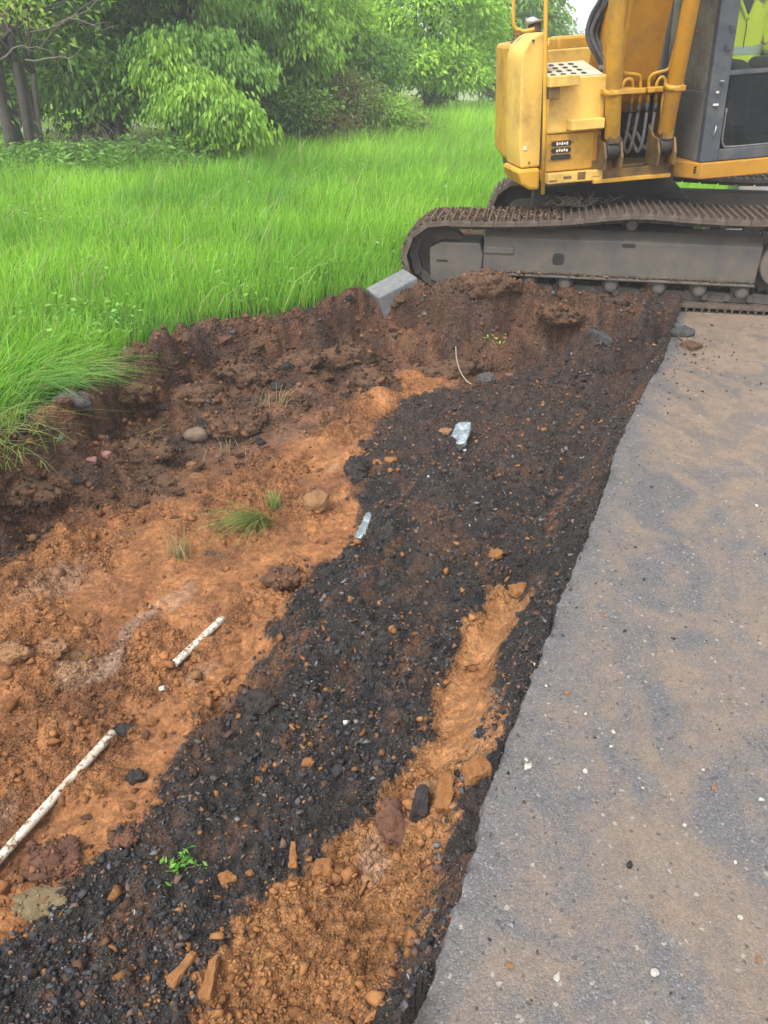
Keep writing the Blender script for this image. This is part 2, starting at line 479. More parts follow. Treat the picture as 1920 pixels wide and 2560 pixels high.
    kt = np.clip(kt - 1.3 * far_or * (1 - 0.4 * kr), 0, 1)
    c = clay * (1 - kt[:, None]) + top * kt[:, None]
    if fine:
        c = c * (1 + 0.35 * ((id1 - 0.5) * (L1 > 0.15) + (id2 - 0.5) * (L2 > 0.15)))[:, None]
    for px_, py_, rx2, ry2, an_, amt_ in ((-1.02, 2.50, 0.05, 0.16, -22, 0.6), (-1.07, 2.23, 0.05, 0.13, -24, 0.75), (-0.88, 2.66, 0.06, 0.12, -20, 0.4), (-1.45, 2.72, 0.12, 0.20, -30, 0.35), (-1.20, 1.55, 0.05, 0.10, -20, 0.4)):
        ux = (x - px_) * math.cos(R(an_)) + (y - py_) * math.sin(R(an_)); uy = -(x - px_) * math.sin(R(an_)) + (y - py_) * math.cos(R(an_))
        kd = amt_ * sstep(0.25, 0.75, np.exp(-((ux / rx2) ** 2 + (uy / ry2) ** 2)) + 0.35 * n3)[:, None]
        c = c * (1 - kd) + np.array((0.27, 0.185, 0.135)) * kd
    kblk = black * np.where(y > 4.5, 1 - 0.5 * sstep(4.5, 5.3, y) * sstep(1.35, 0.8, x), 1)
    kblk = np.maximum(kblk, 0.75 * np.exp(-(((x - 1.35) / 0.55) ** 2 + ((y - 5.15) / 0.42) ** 2)) * np.clip(0.7 + 1.2 * n2, 0, 1.3))
    kblk = np.maximum(kblk, (sstep(0.30, 0.16, dA + 0.05 * n2) * (dA > -0.5)))
    hf = 0.55 * n3 + 0.45 * fbm(x * 48, y * 48, 3, 75)
    kblk = sstep(0.34, 0.66, kblk + 0.9 * hf * (kblk > 0.02) * (kblk < 0.98))
    gro = sstep(0.32, 0.68, gro + 0.8 * hf * (gro > 0.02) * (gro < 0.98)); low = sstep(0.34, 0.66, low + 0.9 * hf * (low > 0.02) * (low < 0.98))
    c = c * (1 - kblk[:, None]) + blk * kblk[:, None]
    c = c * (1 - gro[:, None]) + gcl * gro[:, None]
    kd = 0.65 * sstep(0.25, 0.75, np.exp(-(((x + 0.03) / 0.05) ** 2 + ((y - 1.37) / 0.09) ** 2)) + 0.3 * n3)[:, None]
    lcl = lcl * (1 - kd) + np.array((0.31, 0.20, 0.135)) * kd
    keep_low = low * sstep(0.05, 0.09, dA + 0.06 * n2 + 0.05 * hf)
    c = c * (1 - keep_low[:, None]) + lcl * keep_low[:, None]
    gk = (1 - soil) * (np.where(y < 5.6, dA > 0.3, dA > -0.02) | (dA < -6.6))
    c = np.where(((dA <= 0) & (dA > -6.6))[:, None], blk, c)
    c = c * (1 - gk[:, None]) + grs * gk[:, None]
    # bright meadow, a pale lane and straw-coloured ground beyond the tree row
    md = sstep(19, 21, y)[:, None] * gk[:, None]
    c = c * (1 - md) + C((0.16, 0.24, 0.045), (0.24, 0.30, 0.07), mixn) * md
    ln = (sstep(0.55, 0.3, np.abs(y - 20.5 - 0.25 * (x + 6))) * (x < -1.0))[:, None]
    c = c * (1 - ln) + np.array((0.42, 0.42, 0.42)) * ln
    lum = c.mean(1, keepdims=True); bare = np.clip(soil, 0, 1)[:, None]
    c = np.where(bare > 0.5, (c * 0.93 + lum * 0.07) * np.array((1.01, 0.945, 0.87)) + 0.003, c)
    aux = dict(tin=tin, dA=dA, dB=dB, black=black, gro=gro, low=low, soil=soil, kt=kt, smooth=smooth)
    return z, np.clip(c, 0.01, 1), aux

# --- one sheet from behind the camera to the horizon, finely divided where the trench is
ny = 540
ys = [0.55]
k = (6.9 + 0.9) / (0.55 + 0.9)
ys = list((0.55 + 0.9) * k ** (np.arange(ny) / (ny - 1)) - 0.9)
ys = [-6, -3.5, -2, -1, -0.3, 0.1, 0.35] + ys + list(6.9 * (260 / 6.9) ** (np.arange(1, 60) / 59))
ys = np.array(ys)
tt = np.linspace(-1, 1, 470)
tt = 0.75 * tt + 0.25 * tt ** 3
side = 1 + 0.12 * (1.3 ** np.arange(1, 13) - 1) / 0.3
tt = np.concatenate([-side[::-1], tt, side])
Yg, Tg = np.meshgrid(ys, tt, indexing='ij')
Wg = 0.62 * np.clip(Yg, 0.3, None) + 0.95
Xg = Tg * Wg - 0.05 * np.clip(Yg, 0, 6)
gx = Xg.ravel(); gy = Yg.ravel()
gz, gc, gaux = ground(gx, gy)
nr, nc = Yg.shape
ii = np.arange(nr * nc).reshape(nr, nc)
quads = np.stack([ii[:-1, :-1], ii[:-1, 1:], ii[1:, 1:], ii[1:, :-1]], -1).reshape(-1, 4)
m, t, b = new_mat('soil'); co = coords(t)
def vor(scale, out='Distance', feat='F1'):
    v = t.nodes.new('ShaderNodeTexVoronoi'); v.feature = feat; v.inputs['Scale'].default_value = scale
    wv = t.nodes.new('ShaderNodeVectorMath'); wv.operation = 'ADD'; nn = t.nodes.new('ShaderNodeTexNoise'); nn.inputs['Scale'].default_value = scale * 0.6
    sc_ = t.nodes.new('ShaderNodeVectorMath'); sc_.operation = 'SCALE'; sc_.inputs['Scale'].default_value = 0.9 / scale
    t.links.new(co, nn.inputs['Vector']); t.links.new(nn.outputs['Color'], sc_.inputs[0]); t.links.new(co, wv.inputs[0]); t.links.new(sc_.outputs[0], wv.inputs[1]); t.links.new(wv.outputs[0], v.inputs['Vector'])
    return v
v1 = vor(62); v2 = vor(150)
sp1 = t.nodes.new('ShaderNodeSeparateColor'); t.links.new(v1.outputs['Color'], sp1.inputs[0])
sp2 = t.nodes.new('ShaderNodeSeparateColor'); t.links.new(v2.outputs['Color'], sp2.inputs[0])
c = mixc(t, 1.0, attr(t), ramp(t, sp1.outputs[0], [(0.0, 0.76), (1.0, 1.24)]), 'MULTIPLY')
c = mixc(t, 1.0, c, ramp(t, sp2.outputs[1], [(0.0, 0.80), (1.0, 1.20)]), 'MULTIPLY')
c = mixc(t, 1.0, c, ramp(t, nnoise(t, 26, 8, 0.75, co), [(0.3, 0.72), (0.7, 1.28)]), 'MULTIPLY')
t.links.new(c, b.inputs['Base Color']); b.inputs['Roughness'].default_value = 0.9; b.inputs['Specular IOR Level'].default_value = 0.25
def inv(v):
    q = t.nodes.new('ShaderNodeMath'); q.operation = 'SUBTRACT'; q.inputs[0].default_value = 1.0; t.links.new(v.outputs['Distance'], q.inputs[1]); return q.outputs[0]
al_ = attr(t, 'Col', 'Alpha')
pb_ = bump(t, b, inv(v1), 0.8, 0.012); t.links.new(al_, pb_.node.inputs['Strength']); pb_ = bump(t, b, inv(v2), 0.8, 0.006, pb_); t.links.new(al_, pb_.node.inputs['Strength']); bump(t, b, nnoise(t, 300, 5, 0.7, co), 0.6, 0.004, pb_)
M_soil = m
g_o = npmesh('ground', np.stack([gx, gy, gz], -1), quads, M_soil, None, np.concatenate([gc, (1 - 0.85 * gaux['smooth'])[:, None]], 1), True)
tag(g_o, 'torn orange clay, dark topsoil and meadow ground', 'ground', kind='structure')

def gheight(x, y):
    z, _, a = ground(np.atleast_1d(x), np.atleast_1d(y))
    return z

# --- road: a slab with a broken edge
def road_z(x, y):
    return 0.004 * fbm(x * 1.2, y * 1.2, 3, 80) + 0.0022 * fbm(x * 8, y * 8, 3, 82)
ry = np.concatenate([[-3, -1.5, -0.5, 0.2], 0.55 + (7.2 - 0.55) * (np.linspace(0, 1, 420) ** 1.5), np.linspace(7.6, 45, 60)])
rt = np.concatenate([np.array([0.0, 0.006, 0.014, 0.024, 0.036, 0.05, 0.07, 0.095, 0.125, 0.16]) / 7.0, 0.2 / 7.0 + (1 - 0.2 / 7.0) * np.linspace(0, 1, 86) ** 1.7])
RYg, RTg = np.meshgrid(ry, rt, indexing='ij')
jag = 0.009 * fbm(RYg * 9, RYg * 0 + 2.2, 4, 83) + 0.009 * fbm(RYg * 38, RYg * 0 + 5.2, 3, 85) + 0.010 * fbm(RYg * 2.5, RYg * 0 + 1.2, 2, 84)
RX = edge_x(RYg) + jag * np.exp(-RTg * 20) + RTg * (7.0 + 0.0 * RYg)
crumble = 0.012 * np.exp(-RTg / 0.004) * np.clip(0.5 + 1.2 * perlin(RX * 22, RYg * 22, 86), 0, 1.5)
RZ = road_z(RX, RYg) - crumble
rn, rc = RYg.shape
top_v = np.stack([RX.ravel(), RYg.ravel(), RZ.ravel()], -1)
e0 = np.arange(rn) * rc
lowv = []
for j, (dz, dxx) in enumerate(((-0.022, -0.006), (-0.045, 0.002), (-0.07, -0.004), (-0.10, 0.01))):
    nse = 0.010 * perlin(ry * 26, ry * 0 + j * 3.1, 87 + j)
    lowv.append(np.stack([RX[:, 0] + dxx + nse, RYg[:, 0], RZ[:, 0] + dz], -1))
lv = np.concatenate(lowv)
ri = np.arange(rn * rc).reshape(rn, rc)
rq = np.stack([ri[:-1, :-1], ri[:-1, 1:], ri[1:, 1:], ri[1:, :-1]], -1).reshape(-1, 4)
base = rn * rc
sq = []
edge_dup = top_v[e0]; lv = np.concatenate([edge_dup, lv]); prev = base + np.arange(rn)
for j in range(4):
    cur = base + (j + 1) * rn + np.arange(rn)
    sq.append(np.stack([prev[:-1], prev[1:], cur[1:], cur[:-1]], -1)); prev = cur
m, t, b = new_mat('asphalt'); co = coords(t)
mp = t.nodes.new('ShaderNodeMapping'); mp.inputs['Scale'].default_value = (1.15, 0.75, 1); mp.inputs['Rotation'].default_value = (0, 0, R(20)); t.links.new(co, mp.inputs[0])
f1 = nnoise(t, 3.0, 8, 0.62, mp.outputs[0], 1.2)
f2 = nnoise(t, 11, 8, 0.72, mp.outputs[0], 0.5)
f3 = nnoise(t, 130, 3, 0.7, co)
va = t.nodes.new('ShaderNodeTexVoronoi'); va.inputs['Scale'].default_value = 230; t.links.new(co, va.inputs['Vector'])
vs = t.nodes.new('ShaderNodeSeparateColor'); t.links.new(va.outputs['Color'], vs.inputs[0])
add = t.nodes.new('ShaderNodeMath'); add.operation = 'MULTIPLY_ADD'; add.inputs[1].default_value = 0.5; t.links.new(f2, add.inputs[0]); t.links.new(f1, add.inputs[2])
mud = ramp(t, add.outputs[0], [(0.64, 0.0), (0.80, 0.70), (0.97, 1.0)])
asp = ramp(t, vs.outputs[0], [(0.0, (0.066, 0.063, 0.064)), (0.6, (0.092, 0.088, 0.089)), (0.9, (0.115, 0.110, 0.109)), (1.0, (0.165, 0.155, 0.148))])
tan = ramp(t, nnoise(t, 14, 8, 0.75, co), [(0.3, (0.125, 0.094, 0.070)), (0.7, (0.215, 0.155, 0.106))])
mm = t.nodes.new('ShaderNodeMath'); mm.operation = 'MULTIPLY'; mm.inputs[1].default_value = 0.88; t.links.new(mud, mm.inputs[0])
ea = t.nodes.new('ShaderNodeAttribute'); ea.attribute_name = 'Col'
se = t.nodes.new('ShaderNodeSeparateColor'); t.links.new(ea.outputs['Color'], se.inputs[0])
ed = t.nodes.new('ShaderNodeMath'); ed.operation = 'MULTIPLY'; t.links.new(mm.outputs[0], ed.inputs[0]); t.links.new(se.outputs[0], ed.inputs[1])
ed2 = t.nodes.new('ShaderNodeMath'); ed2.operation = 'MULTIPLY_ADD'; ed2.use_clamp = True
t.links.new(se.outputs[1], ed2.inputs[0]); ed2.inputs[1].default_value = 0.75; t.links.new(ed.outputs[0], ed2.inputs[2])
c = mixc(t, ed2.outputs[0], asp, tan)
c = mixc(t, 1.0, c, ramp(t, vs.outputs[1], [(0.0, 0.82), (1.0, 1.18)]), 'MULTIPLY')
vb = t.nodes.new('ShaderNodeTexVoronoi'); vb.inputs['Scale'].default_value = 120; t.links.new(co, vb.inputs['Vector'])
vq = t.nodes.new('ShaderNodeSeparateColor'); t.links.new(vb.outputs['Color'], vq.inputs[0])
c = mixc(t, ramp(t, vq.outputs[0], [(0.982, 0.0), (0.99, 0.7)]), c, (0.035, 0.032, 0.031))
c = mixc(t, ramp(t, vq.outputs[1], [(0.988, 0.0), (0.995, 0.7)]), c, (0.30, 0.275, 0.235))
t.links.new(c, b.inputs['Base Color'])
t.links.new(ramp(t, f1, [(0.35, 0.40), (0.65, 0.78)]), b.inputs['Roughness'])
n1_ = bump(t, b, f3, 0.30, 0.004)
n1_ = bump(t, b, va.outputs['Distance'], 0.5, -0.003, n1_)
bump(t, b, nnoise(t, 420, 3, 0.7, co), 0.5, 0.0025, n1_)
M_asph = m
rx_all = np.concatenate([top_v, lv])
dist_e = np.concatenate([((RX - edge_x(RYg)) * 0.92).ravel(), np.zeros(len(lv))])
wob = 0.10 * fbm(rx_all[:, 0] * 4, rx_all[:, 1] * 4, 3, 90)
ecol = np.zeros((len(rx_all), 3)); ecol[:, 0] = sstep(-0.02, 0.16, dist_e + wob)
# clay smeared on the road in front of the machine
ecol[:, 1] = sstep(3.9, 5.3, rx_all[:, 1] + 6 * wob) * sstep(7.5, 6, rx_all[:, 1]) * (dist_e > 0.05) + np.exp(-(((rx_all[:, 0] - 1.75) / 0.5) ** 2 + ((rx_all[:, 1] - 3.7) / 0.6) ** 2)) * 0.7 * sstep(0.05, 0.3, dist_e)
road = npmesh('road', rx_all, [rq] + sq, M_asph, None, ecol, False)
for p in road.data.polygons: pass
sm = np.zeros(len(road.data.polygons), bool); sm[:len(rq)] = True
road.data.polygons.foreach_set('use_smooth', sm)
tag(road, 'worn grey asphalt road smeared with dried clay', 'road', kind='structure')

# --- loose stones and crumbs
def hull_shapes(n, k, seed, flat=0.75):
    rng = np.random.default_rng(seed); out = []
    for i in range(n):
        p = rng.normal(size=(k, 3)); p /= np.linalg.norm(p, axis=1)[:, None]
        p *= rng.uniform(0.75, 1.0, (k, 1)); p *= np.array([1.0, rng.uniform(0.6, 0.95), rng.uniform(0.45, flat)])
        bm = bmesh.new()
        for q in p: bm.verts.new(q)
        r = bmesh.ops.convex_hull(bm, input=bm.verts)
        bmesh.ops.delete(bm, geom=[e for e in r['geom_interior'] if isinstance(e, bmesh.types.BMVert)], context='VERTS')
        bmesh.ops.triangulate(bm, faces=bm.faces)
        bm.verts.index_update()
        out.append((np.array([v.co[:] for v in bm.verts]), np.array([[v.index for v in f.verts] for f in bm.faces])))
        bm.free()
    return out

def rot_mats(n, rng, tilt=1.0):
    a = rng.uniform(0, 2 * math.pi, n); bt = rng.normal(0, 0.5 * tilt, n); ct = rng.normal(0, 0.5 * tilt, n)
    ca, sa, cb, sb, cc, s_c = np.cos(a), np.sin(a), np.cos(bt), np.sin(bt), np.cos(ct), np.sin(ct)
    m = np.empty((n, 3, 3))
    m[:, 0, 0] = ca * cb; m[:, 0, 1] = ca * sb * s_c - sa * cc; m[:, 0, 2] = ca * sb * cc + sa * s_c
    m[:, 1, 0] = sa * cb; m[:, 1, 1] = sa * sb * s_c + ca * cc; m[:, 1, 2] = sa * sb * cc - ca * s_c
    m[:, 2, 0] = -sb; m[:, 2, 1] = cb * s_c; m[:, 2, 2] = cb * cc
    return m

def scatter_mesh(name, pos, size, cols, shapes, mat, rng, sink=0.25, tilt=1.0):
    V, F, Cc, off = [], [], [], 0
    pick = rng.integers(0, len(shapes), len(pos))
    for s, (sv, sf) in enumerate(shapes):
        q = np.nonzero(pick == s)[0]
        if not len(q): continue
        m = rot_mats(len(q), rng, tilt)
        v = np.einsum('nij,kj->nki', m, sv) * size[q][:, None, None]
        v += pos[q][:, None, :]; v[:, :, 2] += (size[q] * (0.5 - sink))[:, None]
        f = sf[None] + (np.arange(len(q)) * len(sv))[:, None, None] + off
        V.append(v.reshape(-1, 3)); F.append(f.reshape(-1, 3)); Cc.append(np.repeat(cols[q], len(sv), 0)); off += len(q) * len(sv)
    return npmesh(name, np.concatenate(V), np.concatenate(F), mat, None, np.concatenate(Cc), False)

def fan_points(n, rng, ymin=0.6, ymax=6.4, power=1.35):
    """more points near the viewer's end of the trench, where single stones can be told apart"""
    u = rng.uniform(0, 1, n)
    e = 1 - power
    y = ((ymin + 0.5) ** e + u * ((ymax + 0.5) ** e - (ymin + 0.5) ** e)) ** (1 / e) - 0.5
    x = rng.uniform(-1, 1, n) * (0.56 * y + 0.95)
    return x, y

SH = hull_shapes(16, 8, 3, 0.6)
SHC = hull_shapes(10, 13, 5, 0.95)
M_stone = attr_mat('loose_stone', 0.85, ((220, 0.6, 0.003),), 0.3, 140, 0.2)
M_crumb = attr_mat('soil_crumb', 0.95, ((160, 0.7, 0.004),), 0.3, 120, 0.15)
rng = np.random.default_rng(21)

x, y = fan_points(255000, rng)
z, c0, a = ground(x, y)
pb = np.clip(a['black'] * (1 - a['gro']) * (1 - a['low']), 0, 1)
pb = np.maximum(pb, ((a['dA'] > -0.0) & (a['dA'] < 0.14 + 0.05 * fbm(x * 6, y * 6, 2, 97))) * 1.0)
pb = pb * (a['dA'] > 0.0) * np.where(y > 5.35, 0, 1)
cov = 0.25 + 0.75 * sstep(-0.25, 0.2, fbm(x * 3.2, y * 3.2, 3, 98) + 0.5 * fbm(x * 11, y * 11, 2, 99))
keep = rng.uniform(0, 1, len(x)) < pb * 0.62 * cov
x, y, z = x[keep], y[keep], z[keep]
n = len(x)
size = 0.0037 * np.exp(rng.normal(0.10, 0.62, n)) * (1 + 0.12 * y)
size = np.clip(size, 0.0025, 0.026)
pale = rng.uniform(0, 1, n) > 0.995
g = np.clip(rng.uniform(0, 1, n) + 0.22 * sstep(2.6, 4.6, y) * (rng.uniform(0, 1, n) < 0.7) + 0.15 * sstep(0.1, 0.4, fbm(x * 2.2, y * 2.2 + 5, 3, 74)), 0, 0.984); tone = rng.uniform(0.55, 1.6, n)[:, None]
cols = np.where((g < 0.70)[:, None], np.array((0.032, 0.0315, 0.034)) * tone, np.array((0.095, 0.094, 0.095)) * tone)
cols = np.where(((g > 0.80) & (g < 0.93))[:, None], np.array((0.092, 0.058, 0.043)) * tone, cols)
cols = np.where(((g >= 0.95) & (g < 0.985))[:, None], np.array((0.15, 0.078, 0.040)) * tone, cols)
cols = np.where(pale[:, None], np.array((0.30, 0.29, 0.28)) * tone, cols)
gv = scatter_mesh('black_gravel', np.stack([x, y, z], -1), size, cols, SH, M_stone, rng)
tag(gv, 'loose black crushed stone covering the middle of the trench', 'gravel', kind='stuff')

SHC = hull_shapes(12, 9, 5, 0.95)
x, y = fan_points(150000, rng)
z, c0, a = ground(x, y)
pc = a['soil'] * (1 - (0.80 - 0.45 * sstep(0.0, 0.4, fbm(x * 4, y * 3 + 2, 3, 76))) * np.clip(a['black'] * (1 - a['low']) * (1 - a['gro']), 0, 1)) * (a['dA'] > 0.08)
pc = pc * (1 - 0.9 * a['smooth']) * (1 - 0.3 * a['gro']) * np.where(a['kt'] > 0.5, 1.35, 1.0) * (0.40 + 0.8 * sstep(-0.1, 0.35, fbm(x * 2.7, y * 2.7, 3, 95)))
keep = rng.uniform(0, 1, len(x)) < pc * 0.42
x, y, z, c0 = x[keep], y[keep], z[keep], c0[keep]
n = len(x)
size = np.clip(0.0040 * np.exp(rng.normal(0.15, 0.62, n)) * (1 + 0.18 * y), 0.0025, 0.036)
cols = c0 * rng.uniform(0.70, 1.22, n)[:, None]
blk_here = c0[:, 0] < 0.07
cols = np.where((blk_here & (rng.uniform(0, 1, n) < 0.6) & (y < 4.6))[:, None], np.array((0.20, 0.092, 0.034)) * rng.uniform(0.7, 1.3, n)[:, None], cols)
cr = scatter_mesh('clay_crumbs', np.stack([x, y, z], -1), size, cols, SHC, M_crumb, rng, 0.2)
tag(cr, 'orange and brown crumbs of clay lying loose over the trench floor and bank', 'soil crumbs', kind='stuff')

# coarser clumps and crumbs on the torn bank and the far spoil
x = rng.uniform(-2.3, 2.1, 60000); y = rng.uniform(2.9, 6.0, 60000)
z, c0, a = ground(x, y)
pk = a['soil'] * (a['kt'] > 0.45) * (1 - a['black'] * (y < 4.6)) * (a['dB'] > -0.2) * (a['dB'] < 1.3) * (a['dA'] > 0.03) * (0.35 + 0.9 * sstep(-0.2, 0.3, fbm(x * 3.5, y * 3.5, 3, 96)))
steep = np.exp(-((a['dB'] - 0.08) / 0.10) ** 2)
keep = rng.uniform(0, 1, len(x)) < pk * (0.30 + 0.5 * steep)
x, y, z, c0, st_ = x[keep], y[keep], z[keep], c0[keep], steep[keep]; n = len(x)
size = np.clip(0.0085 * np.exp(rng.normal(0.1, 0.55, n)), 0.004, 0.042)
cols = c0 * rng.uniform(0.55, 1.45, n)[:, None]
odd = rng.uniform(0, 1, n)
cols = np.where((odd < 0.10)[:, None], np.array((0.15, 0.078, 0.042)) * rng.uniform(0.6, 1.3, n)[:, None], cols)
cols = np.where((odd > 0.93)[:, None], np.array((0.10, 0.092, 0.088)) * rng.uniform(0.5, 1.4, n)[:, None], cols)
bc = scatter_mesh('topsoil_crumbs', np.stack([x, y, z], -1), size, cols, SHC, M_crumb, rng, 0.3)
tag(bc, 'dark brown crumbs of torn topsoil on the bank and the far end of the trench', 'soil crumbs', kind='stuff')

# grit and crumbs on the asphalt, thicker beside the spoil at its broken edge
x = rng.uniform(0, 3.4, 26000); y = 0.6 + 5.4 * rng.uniform(0, 1, 26000) ** 1.6
de = (x - edge_x(y)) * 0.92
p = np.exp(-de / 0.10) * 0.35 + 0.035
p = p + 0.9 * np.exp(-(((x - 1.95) / 0.22) ** 2 + ((y - 4.85) / 0.42) ** 2)) + 0.4 * np.exp(-(((x - 1.60) / 0.13) ** 2 + ((y - 4.25) / 0.35) ** 2))
keep = (rng.uniform(0, 1, len(x)) < p) & (de > 0.012)
x, y = x[keep], y[keep]; n = len(x); de = de[keep]
heap = np.exp(-(((x - 1.93) / 0.16) ** 2 + ((y - 4.95) / 0.30) ** 2))
z = road_z(x, y) + 0.045 * heap * rng.uniform(0, 1, n)
size = np.clip(0.0026 * np.exp(rng.normal(0.1, 0.5, n)) * (1 + 0.15 * y) * (1 + 0.8 * heap), 0.0015, 0.022)
g = rng.uniform(0, 1, n); tone = rng.uniform(0.6, 1.4, n)[:, None]
cols = np.where((g < 0.5)[:, None], np.array((0.036, 0.034, 0.033)), np.where((g < 0.95)[:, None], np.array((0.10, 0.072, 0.055)), np.array((0.25, 0.22, 0.185)))) * tone
gr = scatter_mesh('road_grit', np.stack([x, y, z], -1), size, cols, SH, M_stone, rng, 0.15)
tag(gr, 'grit and dark crumbs scattered on the asphalt along its broken edge', 'grit', kind='stuff')
# ================================================================== VEGETATION
M_grass = leaf_mat('grass_blade', 0.45, 0.45)
M_leaf = leaf_mat('leaf', 0.45, 0.5)
M_bark = paint('bark', (0.10, 0.085, 0.07), (0.045, 0.04, 0.035), 0.8, 0.9, 9)
M_twig = paint('dry_twig', (0.20, 0.165, 0.13), (0.10, 0.08, 0.06), 0.6, 0.9, 12)

def blade_mesh(name, x, y, z, h, wd, ang, lean, c_base, c_tip, mat, parent=None, kink=0.0, loc=None):
    n = len(x)
    ts = np.array([0.0, 0.42, 0.76, 1.0]); ws = np.array([1.0, 0.85, 0.5, 0.0])
    dx, dy = np.cos(ang), np.sin(ang)
    face = RNG.uniform(0, 2 * math.pi, n); sx, sy = np.cos(face), np.sin(face)
    V = np.empty((n, 7, 3)); C = np.empty((n, 7, 3)); k = 0
    for i, t in enumerate(ts):
        bend = lean * h * t ** 1.8
        up = h * (t - 0.38 * np.clip(lean, 0, 1.6) * t ** 2.2)
        cx, cy, cz = x + dx * bend, y + dy * bend, z + up
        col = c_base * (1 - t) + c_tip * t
        if i < 3:
            for s in (-1, 1):
                V[:, k] = np.stack([cx + s * sx * wd * ws[i] / 2, cy + s * sy * wd * ws[i] / 2, cz], -1); C[:, k] = col; k += 1
        else:
            V[:, k] = np.stack([cx, cy, cz], -1); C[:, k] = col
    o = (np.arange(n) * 7)[:, None]
    q = np.concatenate([o + np.array([[0, 1, 3, 2]]), o + np.array([[2, 3, 5, 4]])]); tr = o + np.array([[4, 5, 6]])
    return npmesh(name, V.reshape(-1, 3), [q, tr], mat, parent, C.reshape(-1, 3), False, loc)

def wedge(n, r0, r1, a0, a1, rng, p=1.3):
    u = rng.uniform(0, 1, n); e = 2 - p
    r = (r0 ** e + u * (r1 ** e - r0 ** e)) ** (1 / e)
    th = rng.uniform(a0, a1, n)
    return r * np.sin(th), r * np.cos(th)

rng = np.random.default_rng(5)
gx_, gy_ = wedge(212000, 2.6, 27.0, R(-44), R(24), rng, 1.62)
z, c0, a = ground(gx_, gy_, False)
road_side = gx_ < edge_x(gy_) - 0.12
mach = under_machine(gx_, gy_) > 0.5
ok = (a['soil'] < 0.35 + 0.3 * rng.uniform(-1, 1, len(gx_))) & road_side & (~mach | (rng.uniform(0, 1, len(gx_)) < 0.004)) & (a['dB'] < 0.0)
# the edge of the lawn is thin, and bare soil was thrown over it in places
ok &= rng.uniform(0, 1, len(gx_)) < sstep(0.01, 0.22, -a['dB'] + 0.10 * fbm(gx_ * 3, gy_ * 3, 2, 101))
ok &= ~((np.abs(gy_ - 20.5 - 0.25 * (gx_ + 6)) < 0.6) & (gx_ < -1.0))
ok &= rng.uniform(0, 1, len(gx_)) < np.where(gy_ > 12.6 + 0.33 * (gx_ + 6) + 3.5 * sstep(-4, 1, gx_) + 5 * sstep(0.3, 2, gx_), 0.28, 1)
gx_, gy_, z = gx_[ok], gy_[ok], z[ok]
bd = a['dB'][ok]
n = len(gx_); d = np.hypot(gx_, gy_)
pt = fbm(gx_ * 0.7, gy_ * 0.7, 3, 102); pt2 = fbm(gx_ * 0.28, gy_ * 0.28, 3, 103); pt3 = fbm(gx_ * 2.5, gy_ * 2.5, 2, 104)
h = (0.25 + 0.10 * pt + 0.06 * pt3) * rng.uniform(0.6, 1.25, n) * (1 + 0.045 * np.clip(d - 5, 0, 14))
edge_h = sstep(0.5, 0.05, -bd)
h *= 1 - 0.25 * edge_h
wd = 0.0037 * (1 + 0.125 * d) * rng.uniform(0.7, 1.4, n)
wind = -0.5 + 1.4 * fbm(gx_ * 0.9, gy_ * 0.9, 2, 105)
ang = np.where(rng.uniform(0, 1, n) < 0.45, rng.uniform(-math.pi, math.pi, n), wind + rng.normal(0, 0.5, n))
lean = np.abs(rng.normal(0.30, 0.22, n)) + 0.25 * np.clip(pt3, 0, 1)
# the flattened swathe that hangs over the bank near the grey sod
fl = np.exp(-(((gx_ + 1.85) / 0.30) ** 2 + ((gy_ - 4.15) / 0.42) ** 2))
lean = lean + 1.3 * fl; ang = np.where(rng.uniform(0, 1, n) < fl * 1.4, rng.normal(-0.35, 0.3, n), ang); h *= 1 + 0.6 * fl
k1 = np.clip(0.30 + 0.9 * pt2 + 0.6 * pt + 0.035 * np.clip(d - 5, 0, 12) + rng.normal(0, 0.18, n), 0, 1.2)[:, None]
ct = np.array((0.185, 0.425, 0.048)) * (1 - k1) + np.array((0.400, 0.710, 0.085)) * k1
blue = sstep(0.25, 0.55, fbm(gx_ * 1.3 + 9, gy_ * 1.3, 2, 106))[:, None] * 0.55 + 0.35 * fl[:, None]
ct = ct * (1 - blue) + np.array((0.16, 0.36, 0.10)) * blue
straw = (rng.uniform(0, 1, n) < 0.025 + 0.10 * edge_h)[:, None]
ct = np.where(straw, np.array((0.42, 0.38, 0.17)) * rng.uniform(0.7, 1.1, n)[:, None], ct)
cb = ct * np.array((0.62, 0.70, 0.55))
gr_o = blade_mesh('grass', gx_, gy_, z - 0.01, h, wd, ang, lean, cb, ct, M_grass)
tag(gr_o, 'lush bright green uncut grass of the roadside meadow', 'grass', kind='stuff')

# pale seed stalks bent over above the grass
gx_, gy_ = wedge(1500, 3.6, 20.0, R(-36), R(14), rng, 1.5)
z, c0, a = ground(gx_, gy_, False)
ok = (a['dB'] < -0.15) & (gx_ < edge_x(gy_) - 0.3) & ~((gx_ > -0.2) & (gy_ < 9)) & (fbm(gx_ * 0.8, gy_ * 0.8, 2, 108) > -0.05)
gx_, gy_, z = gx_[ok], gy_[ok], z[ok]; n = len(gx_); d = np.hypot(gx_, gy_)
ct = np.array((0.50, 0.50, 0.27)) * rng.uniform(0.7, 1.15, n)[:, None]
st = blade_mesh('seed_stalks', gx_, gy_, z, 0.40 * rng.uniform(0.7, 1.3, n) * (1 + 0.03 * d), 0.0035 * (1 + 0.13 * d), rng.uniform(-1.5, 1.0, n), np.abs(rng.normal(0.8, 0.35, n)), ct * 0.7, ct, M_grass)
tag(st, 'pale dry seed stalks nodding over the green grass', 'grass stalks', kind='stuff')

